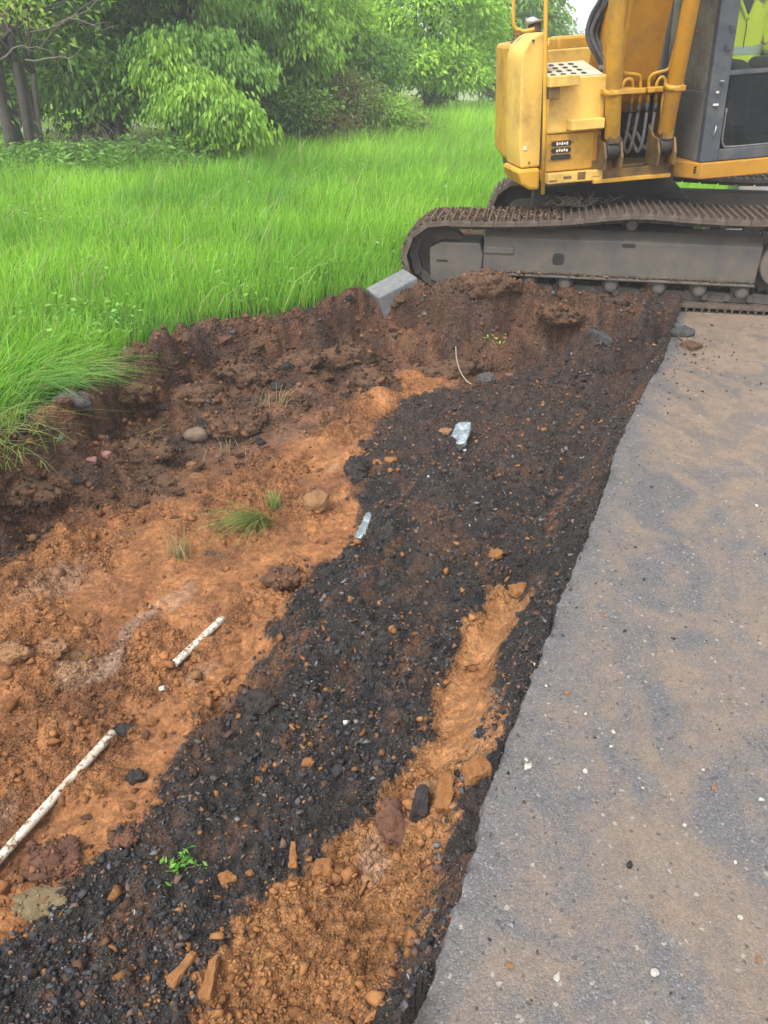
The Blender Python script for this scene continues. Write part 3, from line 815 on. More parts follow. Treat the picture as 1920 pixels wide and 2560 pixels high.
# ---- leaves
def leaf_cloud(name, pos, dirs, L, W, cols, parent, fold=0.25):
    n = len(pos)
    d = dirs / (np.linalg.norm(dirs, axis=1)[:, None] + 1e-9)
    r = RNG.normal(size=(n, 3)); s = np.cross(d, r); s /= (np.linalg.norm(s, axis=1)[:, None] + 1e-9)
    nn = np.cross(d, s)
    L = L[:, None]; W = W[:, None]
    V = np.empty((n, 4, 3))
    V[:, 0] = pos
    mid = pos + d * L * 0.45 + nn * W * fold
    V[:, 1] = mid + s * W * 0.5; V[:, 3] = mid - s * W * 0.5
    V[:, 2] = pos + d * L + np.array((0, 0, -0.12)) * L
    o = (np.arange(n) * 4)[:, None]
    F = np.concatenate([o + np.array([[0, 1, 2]]), o + np.array([[0, 2, 3]])])
    return npmesh(name, V.reshape(-1, 3), F, M_leaf, parent, np.repeat(cols, 4, 0), False)

PAL = {
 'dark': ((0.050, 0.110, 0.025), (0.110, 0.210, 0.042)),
 'mid': ((0.109, 0.236, 0.041), (0.224, 0.402, 0.071)),
 'bright': ((0.172, 0.345, 0.048), (0.345, 0.552, 0.081)),
 'lime': ((0.240, 0.460, 0.050), (0.480, 0.720, 0.090)),
 'olive': ((0.127, 0.196, 0.055), (0.265, 0.328, 0.109)),
 'brown': ((0.150, 0.100, 0.052), (0.270, 0.195, 0.090)),
 'blue': ((0.098, 0.196, 0.075), (0.190, 0.333, 0.121)),
 'young': ((0.240, 0.350, 0.060), (0.380, 0.500, 0.095)),
}

def tree(name, label, base, trunks, blobs, group=None, cat='tree', leaf=0.13, droop=0.6, per=55, spray=0.32, twigs=0):
    """trunks: list of (top point relative to base, r0, r1); blobs: (cx,cy,cz, rx,ry,rz, sprays, palette, density) in world metres"""
    bz = float(ground(np.array([base[0]]), np.array([base[1]]), False)[0][0])
    B = Vector((base[0], base[1], bz))
    root = empty(name, B, label, cat, group)
    lg = np.random.default_rng(abs(hash((round(base[0] * 100), round(base[1] * 100)))) % 100000)
    mb = MB()
    tops = []
    for (tx, ty, tz), r0, r1 in trunks:
        n = 7; pts = []; wob = lg.normal(0, 0.035, (n, 2)) * tz * 0.25
        ox, oy = lg.normal(0, r0 * (1.2 if len(trunks) > 1 else 0.1), 2)
        for i in range(n):
            q = i / (n - 1)
            pts.append((ox + tx * q ** 1.2 + wob[i, 0] * (q > 0), oy + ty * q ** 1.2 + wob[i, 1] * (q > 0), -0.1 + (tz + 0.1) * q))
        rs = [r0 * (1.25 if i == 0 else 1) + (r1 - r0) * i / (n - 1) for i in range(n)]
        mb.tube(pts, rs, 9); tops.append(pts)
    P, Dr, Ls, Cs = [], [], [], []
    for cx, cy, cz, rx, ry, rz, ns, pal, dens in blobs:
        u = lg.normal(size=(ns, 3)); u /= np.linalg.norm(u, axis=1)[:, None]
        rr = lg.uniform(0.25, 1, ns) ** 0.45
        lump = 1 + 0.22 * np.sin(u[:, 0] * 5 + cx) * np.cos(u[:, 2] * 6 + cy)
        S = np.array((cx, cy, cz)) + u * (rr * lump)[:, None] * np.array((rx, ry, rz))
        S[:, 2] = np.maximum(S[:, 2], bz + 0.12)
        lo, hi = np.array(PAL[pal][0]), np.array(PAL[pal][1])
        # a limb from the nearest trunk to some of the sprays
        for s_ in S[lg.uniform(0, 1, ns) < min(0.30, 26 / ns)]:
            if not tops: break
            tp = tops[int(lg.integers(0, len(tops)))]
            zrel = s_[2] - bz
            k = min(range(len(tp)), key=lambda i: abs(tp[i][2] - zrel * 0.75))
            a0 = Vector(tp[k]); e = Vector(s_) - B
            m1 = a0.lerp(e, 0.5) + Vector((lg.normal(0, .06), lg.normal(0, .06), 0.10 * (e - a0).length))
            mb.tube([a0, m1, e], [0.035 * min(1, (e - a0).length), 0.018, 0.006], 5)
        cnt = np.maximum(4, (per * dens * lg.uniform(0.5, 1.4, ns))).astype(int)
        sp = np.repeat(np.arange(ns), cnt); m_ = len(sp)
        off = lg.normal(size=(m_, 3)) * np.array((1, 1, 0.62)) * spray * 0.55
        out = u[sp] * np.array((1, 1, 0.4)) + lg.normal(0, 0.55, (m_, 3))
        out[:, 2] -= droop * 1.4
        P.append(S[sp] + off); Dr.append(out); Ls.append(leaf * lg.uniform(0.6, 1.35, m_))
        k = np.clip(lg.uniform(0, 1, ns)[sp] * 0.65 + lg.uniform(0, 1, m_) * 0.35, 0, 1)[:, None]
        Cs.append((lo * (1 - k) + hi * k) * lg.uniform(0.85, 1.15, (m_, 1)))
    mb.build('trunk', M_bark, root)
    P = np.concatenate(P) - np.array(B); Ls = np.concatenate(Ls)
    leaf_cloud('crown', P, np.concatenate(Dr), Ls, Ls * 0.42, np.concatenate(Cs), root)
    return root

tree('multi_stemmed_tree', 'dark multi-stemmed tree with sparse pale young leaves at the far left', (-5.45, 13.0),
     [((-0.35, 0.1, 5.0), 0.085, 0.03), ((0.05, 0.2, 5.2), 0.10, 0.03), ((0.30, -0.1, 4.6), 0.07, 0.02), ((-0.65, -0.2, 4.4), 0.06, 0.02), ((0.75, 0.1, 4.2), 0.05, 0.02)],
     [(-5.3, 12.7, 1.95, 0.95, 0.6, 0.38, 26, 'young', 0.40), (-4.7, 12.6, 2.2, 0.6, 0.5, 0.25, 10, 'bright', 0.4), (-5.5, 13.2, 3.9, 1.9, 1.6, 1.3, 80, 'mid', 1.0), (-6.1, 13.3, 0.95, 0.5, 0.4, 0.35, 14, 'mid', 0.8)], leaf=0.11, droop=0.2)
tree('understory_tree', 'dense dark-leaved low tree between the stemmed trunk and the bright drooping branches', (-4.55, 14.3),
     [((0.1, 0.1, 2.6), 0.07, 0.03), ((0.55, 0.2, 2.3), 0.06, 0.02), ((0.95, 0.0, 2.4), 0.075, 0.03)],
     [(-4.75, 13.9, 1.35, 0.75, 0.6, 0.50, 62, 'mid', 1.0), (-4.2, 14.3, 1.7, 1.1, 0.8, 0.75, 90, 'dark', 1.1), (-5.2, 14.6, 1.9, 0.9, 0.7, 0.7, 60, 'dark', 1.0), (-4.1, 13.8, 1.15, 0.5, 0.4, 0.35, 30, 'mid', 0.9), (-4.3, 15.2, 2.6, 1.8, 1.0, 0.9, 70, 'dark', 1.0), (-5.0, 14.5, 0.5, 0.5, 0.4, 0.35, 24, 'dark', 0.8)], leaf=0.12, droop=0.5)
tree('hickory_tree', 'tree with bright green drooping compound leaves hanging low over the grass', (-3.45, 14.9),
     [((0.5, -0.5, 3.2), 0.10, 0.03), ((0.15, 0.0, 3.0), 0.05, 0.02)],
     [(-3.25, 13.2, 1.42, 0.42, 0.35, 0.30, 36, 'bright', 1.0), (-2.72, 12.9, 1.02, 0.42, 0.30, 0.26, 36, 'bright', 1.1), (-2.30, 12.8, 0.80, 0.34, 0.25, 0.22, 26, 'bright', 1.1), (-2.05, 12.9, 0.62, 0.20, 0.2, 0.16, 12, 'lime', 1.0), (-3.0, 13.0, 0.85, 0.35, 0.25, 0.20, 22, 'bright', 0.9),
      (-2.6, 13.0, 0.55, 0.35, 0.25, 0.14, 16, 'lime', 0.9), (-2.9, 13.6, 1.55, 0.8, 0.5, 0.4, 50, 'mid', 1.0), (-2.3, 13.7, 1.35, 0.5, 0.4, 0.3, 30, 'mid', 0.9), (-3.0, 14.2, 2.9, 1.5, 1.0, 0.8, 60, 'mid', 1.0)], leaf=0.098, droop=1.5, per=105, spray=0.21)
tree('ash_tree', 'tall mid green tree with hanging foliage behind the bright drooping branches', (-2.6, 17.3),
     [((0.2, 0.1, 5.5), 0.13, 0.04)],
     [(-2.6, 16.0, 2.1, 1.35, 0.7, 0.75, 120, 'mid', 1.1), (-1.55, 16.2, 1.95, 0.75, 0.6, 0.75, 70, 'bright', 1.0), (-3.4, 16.4, 1.5, 0.9, 0.5, 0.6, 60, 'dark', 1.0), (-2.2, 17.2, 3.4, 2.0, 1.6, 1.3, 110, 'mid', 1.0), (-2.0, 16.6, 1.2, 0.9, 0.5, 0.5, 60, 'mid', 1.0)], leaf=0.108, droop=1.3, per=90, spray=0.24)
tree('thicket_bush', 'rounded green bush with fine leaves at the meadow edge', (-0.75, 17.0),
     [((0.2, 0, 0.9), 0.03, 0.01), ((-0.3, 0.1, 0.8), 0.03, 0.01)],
     [(-0.75, 16.8, 0.72, 0.95, 0.6, 0.55, 110, 'olive', 1.0), (-0.1, 17.0, 0.48, 0.75, 0.5, 0.40, 70, 'bright', 0.8), (0.45, 17.3, 0.30, 0.45, 0.4, 0.25, 34, 'olive', 0.8), (-1.5, 17.0, 1.05, 0.6, 0.5, 0.4, 46, 'mid', 1.0)], cat='bush', leaf=0.075, droop=0.2, per=80)
tree('dark_bush', 'dark shaded bush under the hanging foliage left of the rounded bush', (-2.15, 16.0),
     [((0.1, 0, 0.8), 0.03, 0.01)],
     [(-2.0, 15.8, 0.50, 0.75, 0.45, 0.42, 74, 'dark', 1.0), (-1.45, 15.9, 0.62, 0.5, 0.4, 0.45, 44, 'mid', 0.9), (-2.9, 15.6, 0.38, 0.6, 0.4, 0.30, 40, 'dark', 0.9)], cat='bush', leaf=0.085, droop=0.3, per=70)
tree('withered_bush', 'reddish brown withered bush in front of the rounded green bush', (-1.0, 16.0),
     [((0.1, 0, 0.6), 0.02, 0.008)],
     [(-1.02, 15.9, 0.38, 0.36, 0.28, 0.24, 34, 'brown', 0.8), (-0.55, 16.0, 0.25, 0.28, 0.25, 0.16, 18, 'olive', 0.8), (-0.72, 16.4, 1.0, 0.35, 0.3, 0.2, 16, 'brown', 0.5)], cat='bush', leaf=0.06, droop=0.2, per=70)
tree('maple_tree', 'round bright green tree with a short dark trunk beyond the meadow', (1.22, 24.0),
     [((0.1, 0, 5.0), 0.17, 0.05), ((-0.5, 0.1, 2.6), 0.07, 0.03)],
     [(1.25, 23.6, 2.55, 1.95, 1.3, 1.35, 270, 'lime', 1.0), (0.65, 23.2, 1.35, 1.0, 0.7, 0.40, 84, 'lime', 1.0), (1.9, 23.3, 1.15, 0.9, 0.6, 0.40, 74, 'lime', 1.0), (1.2, 24.4, 4.6, 1.7, 1.5, 1.2, 100, 'bright', 1.0), (1.3, 24.3, 1.25, 0.9, 0.5, 0.5, 50, 'mid', 1.0), (1.35, 24.1, 0.62, 0.35, 0.3, 0.25, 20, 'mid', 0.8)], leaf=0.15, droop=0.3, spray=0.36)
tree('hedgerow_tree', 'leafy mid green tree filling the row behind the dark-leaved low tree', (-4.0, 16.4),
     [((0.1, 0.1, 4.5), 0.09, 0.03)], [(-4.1, 16.0, 2.0, 1.3, 0.6, 0.9, 120, 'mid', 1.0), (-5.6, 16.2, 1.9, 0.9, 0.6, 0.9, 80, 'mid', 1.0), (-3.4, 15.6, 1.2, 0.7, 0.5, 0.5, 50, 'mid', 0.9)], leaf=0.11, droop=0.5)
tree('hedgerow_tree', 'bright leafy tree standing behind the rounded green bush', (-0.9, 19.2),
     [((0.1, 0.1, 4.5), 0.09, 0.03)], [(-1.2, 18.6, 1.9, 0.9, 0.6, 0.95, 110, 'bright', 1.0), (-0.3, 18.9, 1.35, 0.7, 0.5, 0.6, 60, 'mid', 1.0), (-1.9, 18.4, 1.7, 0.7, 0.5, 0.8, 60, 'mid', 1.0)], leaf=0.12, droop=0.6)
tree('hedgerow_tree', 'dark green tree leaning in at the far left behind the multi-stemmed trunk', (-7.0, 15.2),
     [((0.1, 0.1, 4.0), 0.09, 0.03)], [(-6.9, 14.9, 1.7, 1.0, 0.6, 0.9, 90, 'mid', 1.0), (-6.3, 14.6, 1.0, 0.6, 0.4, 0.4, 34, 'dark', 1.0)], leaf=0.12, droop=0.5)
GB = 'trees behind the meadow'
tree('background_tree', 'hazy blue-green tree between the hanging foliage and the round bright tree', (-1.9, 31.0),
     [((0.2, 0, 6.0), 0.16, 0.05)], [(-1.7, 30.4, 2.2, 1.7, 1.0, 1.2, 150, 'blue', 1.0), (-1.2, 31, 4.4, 2.0, 1.6, 1.3, 90, 'blue', 1.0), (-0.4, 30.5, 1.4, 1.2, 0.8, 0.8, 70, 'mid', 1.0)], GB, leaf=0.20, droop=0.6, spray=0.4)
tree('background_tree', 'dark green tree just left of the excavator body', (4.7, 33.5),
     [((0.1, 0, 6.0), 0.16, 0.05)], [(4.7, 33.0, 2.6, 1.8, 1.2, 1.8, 190, 'mid', 1.0), (4.2, 33.6, 0.9, 1.5, 0.9, 0.7, 80, 'olive', 1.0), (4.6, 33.5, 5.0, 1.7, 1.3, 1.2, 70, 'mid', 1.0)], GB, leaf=0.20, droop=0.5, spray=0.42)
tree('background_tree', 'broad green tree seen through the gap under the handrail of the excavator', (7.0, 45.0),
     [((0.1, 0, 6.0), 0.16, 0.05)], [(6.8, 45.0, 1.2, 1.5, 1.3, 3.0, 190, 'mid', 1.0), (8.4, 45, 2.2, 0.75, 0.8, 0.9, 18, 'mid', 0.5)], GB, leaf=0.26, droop=0.5, spray=0.55)
for i, (bx, by, hh, pal, lab) in enumerate([
        (12.2, 60, 1.9, 'blue', 'low distant tree in the valley behind the black hydraulic hoses'),
        (15.6, 62, 2.2, 'blue', 'low distant tree in the valley right of the black hydraulic hoses'),
        (17.6, 60, 3.2, 'mid', 'lacy distant tree in the valley just left of the boom'),
        (25.0, 58, 2.6, 'mid', 'distant tree showing between the boom and its right cylinder'),
        (33.0, 60, 4.0, 'mid', 'distant tree behind the operator cab'),
        (-7.5, 30, 3.5, 'mid', 'background tree glimpsed behind the multi-stemmed trunk'),
        (-12.5, 32, 3.8, 'bright', 'background tree behind the left end of the tree row'),
        (-4.6, 33, 3.6, 'dark', 'background tree behind the dark-leaved low tree')]):
    g0 = float(land(np.array([bx]), np.array([by]))[0])
    mid = (g0 + hh) / 2; rz = (hh - g0) / 2
    tree('background_tree', lab, (bx, by), [((0.1, 0, (hh - g0) * 0.8), 0.16, 0.05)],
         [(bx, by, mid, 2.4, 1.6, rz, 170, pal, 1.0), (bx + 1.4, by, mid - 0.3 * rz, 1.4, 1.2, rz * 0.6, 70, pal, 1.0), (bx - 0.6, by, hh - 0.1, 1.3, 1.0, 0.5, 26, pal, 0.6)], GB, leaf=0.26 if by > 50 else 0.22, droop=0.4, spray=0.55)

# dead brush at the foot of the left trees
bz = float(land(np.array([-4.6]), np.array([13.0]))[0])
br = empty('dead_brush', (-4.6, 13.1, bz), 'tangle of grey dead twigs at the foot of the left trees', 'brush')
mb = MB(); lg = random.Random(4)
for i in range(230):
    x0, y0 = lg.uniform(-1.0, 1.1), lg.uniform(-0.25, 0.35); L = lg.uniform(0.25, 0.75); a_ = lg.uniform(0, 6.28); el = lg.uniform(0.15, 1.25)
    p0 = Vector((x0, y0, lg.uniform(0, 0.25))); dv = Vector((math.cos(a_) * math.cos(el), math.sin(a_) * math.cos(el), math.sin(el))) * L
    mb.tube([p0, p0 + dv * 0.5 + Vector((lg.gauss(0, .05), lg.gauss(0, .05), 0.03)), p0 + dv], [0.007, 0.005, 0.003], 4)
mb.build('twigs', M_twig, br)
# bare grey branches reaching out of the far-left tree
bb = empty('bare_branch', (-5.3, 12.9, bz), 'bare grey branch reaching right from the multi-stemmed trunk', 'branch')
mb = MB()
for i in range(9):
    p = Vector((lg.uniform(-0.4, 0.4), lg.uniform(-0.3, 0.1), lg.uniform(1.3, 2.2))); pts = [p]
    dv = Vector((lg.uniform(0.5, 1.0), lg.uniform(-0.3, 0.0), lg.uniform(0.0, 0.5))).normalized()
    for k in range(6):
        dv = (dv + Vector((lg.gauss(0, .25), lg.gauss(0, .15), lg.gauss(0, .25)))).normalized(); p = p + dv * lg.uniform(0.14, 0.26); pts.append(p)
        if k > 1:
            sd = (dv + Vector((lg.gauss(0, .5), lg.gauss(0, .3), lg.gauss(0, .6)))).normalized()
            mb.tube([p, p + sd * 0.16, p + sd * 0.3 + Vector((0, 0, lg.gauss(0, .05)))], [0.006, 0.004, 0.002], 4)
    mb.tube(pts, [0.016 - 0.002 * k for k in range(7)], 5)
mb.build('branch', M_twig, bb)

# tall pale green weeds along the foot of the trees
wx_, wy_ = [], []
n = 420
wx_ = rng.uniform(-6.6, -2.6, n); wy_ = 12.0 + 0.30 * (wx_ + 6) + rng.normal(0, 0.45, n)
wz, _, _ = ground(wx_, wy_, False)
P, Dd, Ls, Cs = [], [], [], []
for i in range(n):
    hh = rng.uniform(0.25, 0.55)
    m_ = 16
    tz = rng.uniform(0.15, 1, m_) * hh; aa = rng.uniform(0, 6.28, m_)
    P.append(np.stack([wx_[i] + 0.02 * np.cos(aa), wy_[i] + 0.02 * np.sin(aa), wz[i] + tz], -1))
    Dd.append(np.stack([np.cos(aa), np.sin(aa), rng.uniform(-0.2, 0.8, m_)], -1)); Ls.append(rng.uniform(0.07, 0.14, m_))
    Cs.append(np.tile(np.array((0.17, 0.33, 0.07)) * rng.uniform(0.7, 1.25), (m_, 1)))
Ls = np.concatenate(Ls)
wo = leaf_cloud('weeds', np.concatenate(P), np.concatenate(Dd), Ls, Ls * 0.33, np.concatenate(Cs), None)
tag(wo, 'tall pale green leafy weeds along the foot of the tree row', 'weeds', kind='stuff')

# broad-leaved herbs in loose patches among the grass
hx, hy = wedge(2600, 5.0, 15.0, R(-36), R(10), rng, 1.4)
hz_, _, ha = ground(hx, hy, False)
okh = (ha['dB'] < -0.2) & (under_machine(hx, hy) < 0.5) & (hx < edge_x(hy) - 0.4) & (fbm(hx * 0.9 + 4, hy * 0.9, 3, 110) > 0.12)
hx, hy, hz_ = hx[okh], hy[okh], hz_[okh]; nh = len(hx); rep_ = 5
hx, hy, hz_ = np.repeat(hx, rep_), np.repeat(hy, rep_), np.repeat(hz_, rep_); m_ = len(hx); aa = rng.uniform(0, 6.28, m_)
Ls = rng.uniform(0.03, 0.06, m_)
hb = leaf_cloud('meadow_herbs', np.stack([hx + rng.normal(0, .03, m_), hy + rng.normal(0, .03, m_), hz_ + rng.uniform(0.08, 0.22, m_)], -1), np.stack([np.cos(aa), np.sin(aa), rng.uniform(-0.3, 0.6, m_)], -1), Ls, Ls * 0.42, np.array((0.21, 0.38, 0.075)) * rng.uniform(0.7, 1.35, (m_, 1)), None)
tag(hb, 'broad-leaved green herbs growing in patches among the meadow grass', 'herbs', kind='stuff')

# wire fence beyond the meadow
fz = float(land(np.array([2.6]), np.array([27.0]))[0])
fe = empty('wire_fence', (2.6, 27.0, fz), 'wire fence on thin grey posts beyond the meadow right of the round tree', 'fence')
M_post = paint('grey_wood', (0.20, 0.18, 0.16), (0.10, 0.09, 0.08), 0.6, 0.9, 14)
for px_ in (-1.0, -0.35, 0.35, 0.85, 1.35):
    MB().tube([(px_, 0, -0.1), (px_ + random.gauss(0, .02), 0, 0.62), (px_ + random.gauss(0, .03), 0, 1.15)], [0.030, 0.026, 0.022], 7).build('post', M_post, fe)
for zz in (0.35, 0.65, 0.95):
    MB().tube([(-1.05, -0.03, zz), (-0.3, -0.03, zz - 0.02), (0.4, -0.03, zz + 0.01), (1.4, -0.03, zz)], 0.005, 4).build('wire', M_post, fe)
# ================================================================== EXCAVATOR
M_yel = paint('faded_yellow_paint', (0.54, 0.285, 0.026), (0.16, 0.095, 0.035), 0.55, 0.38, 4)
M_pale = paint('yellow_paint_with_glare', (0.68, 0.43, 0.090), (0.16, 0.095, 0.035), 0.55, 0.40, 3)  # paler panel yellow, with sun and haze glare put into the colour
M_org = paint('orange_yellow_paint', (0.41, 0.190, 0.010), (0.16, 0.095, 0.035), 0.55, 0.42, 4)
M_grime = paint('greasy_yellow_paint', (0.26, 0.14, 0.025), (0.022, 0.018, 0.014), 1.15, 0.5, 4)
M_blk = paint('black_grease_and_shade', (0.014, 0.013, 0.012), (0.05, 0.035, 0.02), 0.35, 0.45, 12)  # black of greasy parts; also painted as shade in holes and boom bay
M_rub = paint('rubber_hose', (0.040, 0.042, 0.048), (0.13, 0.12, 0.11), 0.45, 0.5, 20)
M_hose2 = paint('dusty_hose', (0.13, 0.125, 0.12), (0.05, 0.045, 0.04), 0.5, 0.6, 25)
M_steel = paint('muddy_track_steel', (0.085, 0.078, 0.07), (0.060, 0.038, 0.025), 0.75, 0.62, 7, 0.25)
M_frame = paint('dusty_grey_frame', (0.066, 0.064, 0.062), (0.140, 0.112, 0.084), 0.95, 0.62, 6, 0.15)
M_shoe = paint('worn_track_shoe', (0.15, 0.125, 0.10), (0.070, 0.042, 0.027), 0.95, 0.5, 13, 0.5)
M_cab = paint('charcoal_cab_paint', (0.050, 0.056, 0.066), (0.14, 0.13, 0.11), 0.5, 0.45, 6)
M_cabg = paint('dusty_cab_panel', (0.095, 0.095, 0.09), (0.165, 0.15, 0.12), 0.7, 0.6, 4)
M_trd = paint('grey_tread_plate', (0.50, 0.44, 0.32), (0.24, 0.19, 0.12), 0.5, 0.55, 9)
M_pale_mark = paint('pale_marking', (0.62, 0.60, 0.52), (0.3, 0.25, 0.16), 0.4, 0.6, 30)
M_silver = paint('worn_silver', (0.48, 0.47, 0.45), (0.2, 0.17, 0.13), 0.4, 0.35, 10, 0.6)
M_seat = paint('seat_fabric', (0.022, 0.022, 0.026), (0.06, 0.055, 0.05), 0.4, 0.9, 20)

def glass_mat(name, tint, refl, dust, dustcol, thresh=(0.35, 0.8)):
    """window pane: clear with a constant sheen and a blotchy film of dust"""
    m, t, b = new_mat(name); co = coords(t)
    tr = t.nodes.new('ShaderNodeBsdfTransparent'); tr.inputs[0].default_value = (*tint, 1)
    gl = t.nodes.new('ShaderNodeBsdfGlossy'); gl.inputs['Roughness'].default_value = 0.08
    fr = t.nodes.new('ShaderNodeFresnel'); fr.inputs[0].default_value = refl
    m1 = t.nodes.new('ShaderNodeMixShader'); t.links.new(fr.outputs[0], m1.inputs[0]); t.links.new(tr.outputs[0], m1.inputs[1]); t.links.new(gl.outputs[0], m1.inputs[2])
    b.inputs['Base Color'].default_value = (*dustcol, 1); b.inputs['Roughness'].default_value = 0.9
    f = ramp(t, nnoise(t, 4.5, 7, 0.7, co), [(thresh[0], dust * 0.5), (thresh[1], min(1.0, dust * 1.4))])
    m2 = t.nodes.new('ShaderNodeMixShader'); t.links.new(f, m2.inputs[0]); t.links.new(m1.outputs[0], m2.inputs[1]); t.links.new(b.outputs[0], m2.inputs[2])
    t.links.new(m2.outputs[0], t.nodes['Material Output'].inputs[0])
    return m
M_glass = glass_mat('front_glass', (0.97, 0.99, 0.98), 1.28, 0.04, (0.35, 0.37, 0.35))
M_glass_low = glass_mat('lower_glass', (0.50, 0.56, 0.60), 1.45, 0.10, (0.20, 0.21, 0.22), (0.45, 0.85))
M_glass_dust = glass_mat('dusty_side_glass', (0.75, 0.78, 0.76), 1.45, 0.75, (0.26, 0.245, 0.205))

EXC = (1.9, 7.05, 0.0)
exc = empty('excavator', EXC, 'yellow tracked excavator facing the viewer at the end of the trench', 'excavator')
UPROT = (0.0, R(-3.5), R(8.0))
UPF = ((0, 0, 0.85), UPROT)
TRF = ((0, 0, 0), (0, 0, R(-11)))

def up(mb, name, mat, parent=None, bevel=0.0, label=None):
    """part of the slewing upper body; heights are given above the ground"""
    mb.v = [(p[0], p[1], p[2] - 0.85) for p in mb.v]
    if parent is None: return mb.build(name, mat, exc, bevel, UPF, label)
    return mb.build(name, mat, parent, bevel, None, label)

# ---------------------------------------------------------------- tracks
def loop_pts():
    p = [(x, 0.03) for x in np.linspace(1.22, -1.24, 30)]
    p += arc(-1.26, 0.30, 0.27, 270, 90, 16)
    top = smooth_path([(-1.26, 0.57, 0), (-0.75, 0.585, 0), (-0.35, 0.612, 0), (0.13, 0.668, 0), (0.55, 0.655, 0), (0.9, 0.650, 0), (1.22, 0.66, 0)], 8)
    p += [(q[0], q[1]) for q in top[1:]]
    p += arc(1.22, 0.345, 0.315, 90, -90, 16)[1:-1]
    return np.array(p)
LP = loop_pts(); LP = np.concatenate([LP, LP[:1]])
seg = np.hypot(*np.diff(LP, axis=0).T); cum = np.concatenate([[0], np.cumsum(seg)])
NSH = int(round(cum[-1] / 0.163)); pitch = cum[-1] / NSH
def loop_at(s):
    s = s % cum[-1]
    return np.array((np.interp(s, cum, LP[:, 0]), np.interp(s, cum, LP[:, 1])))

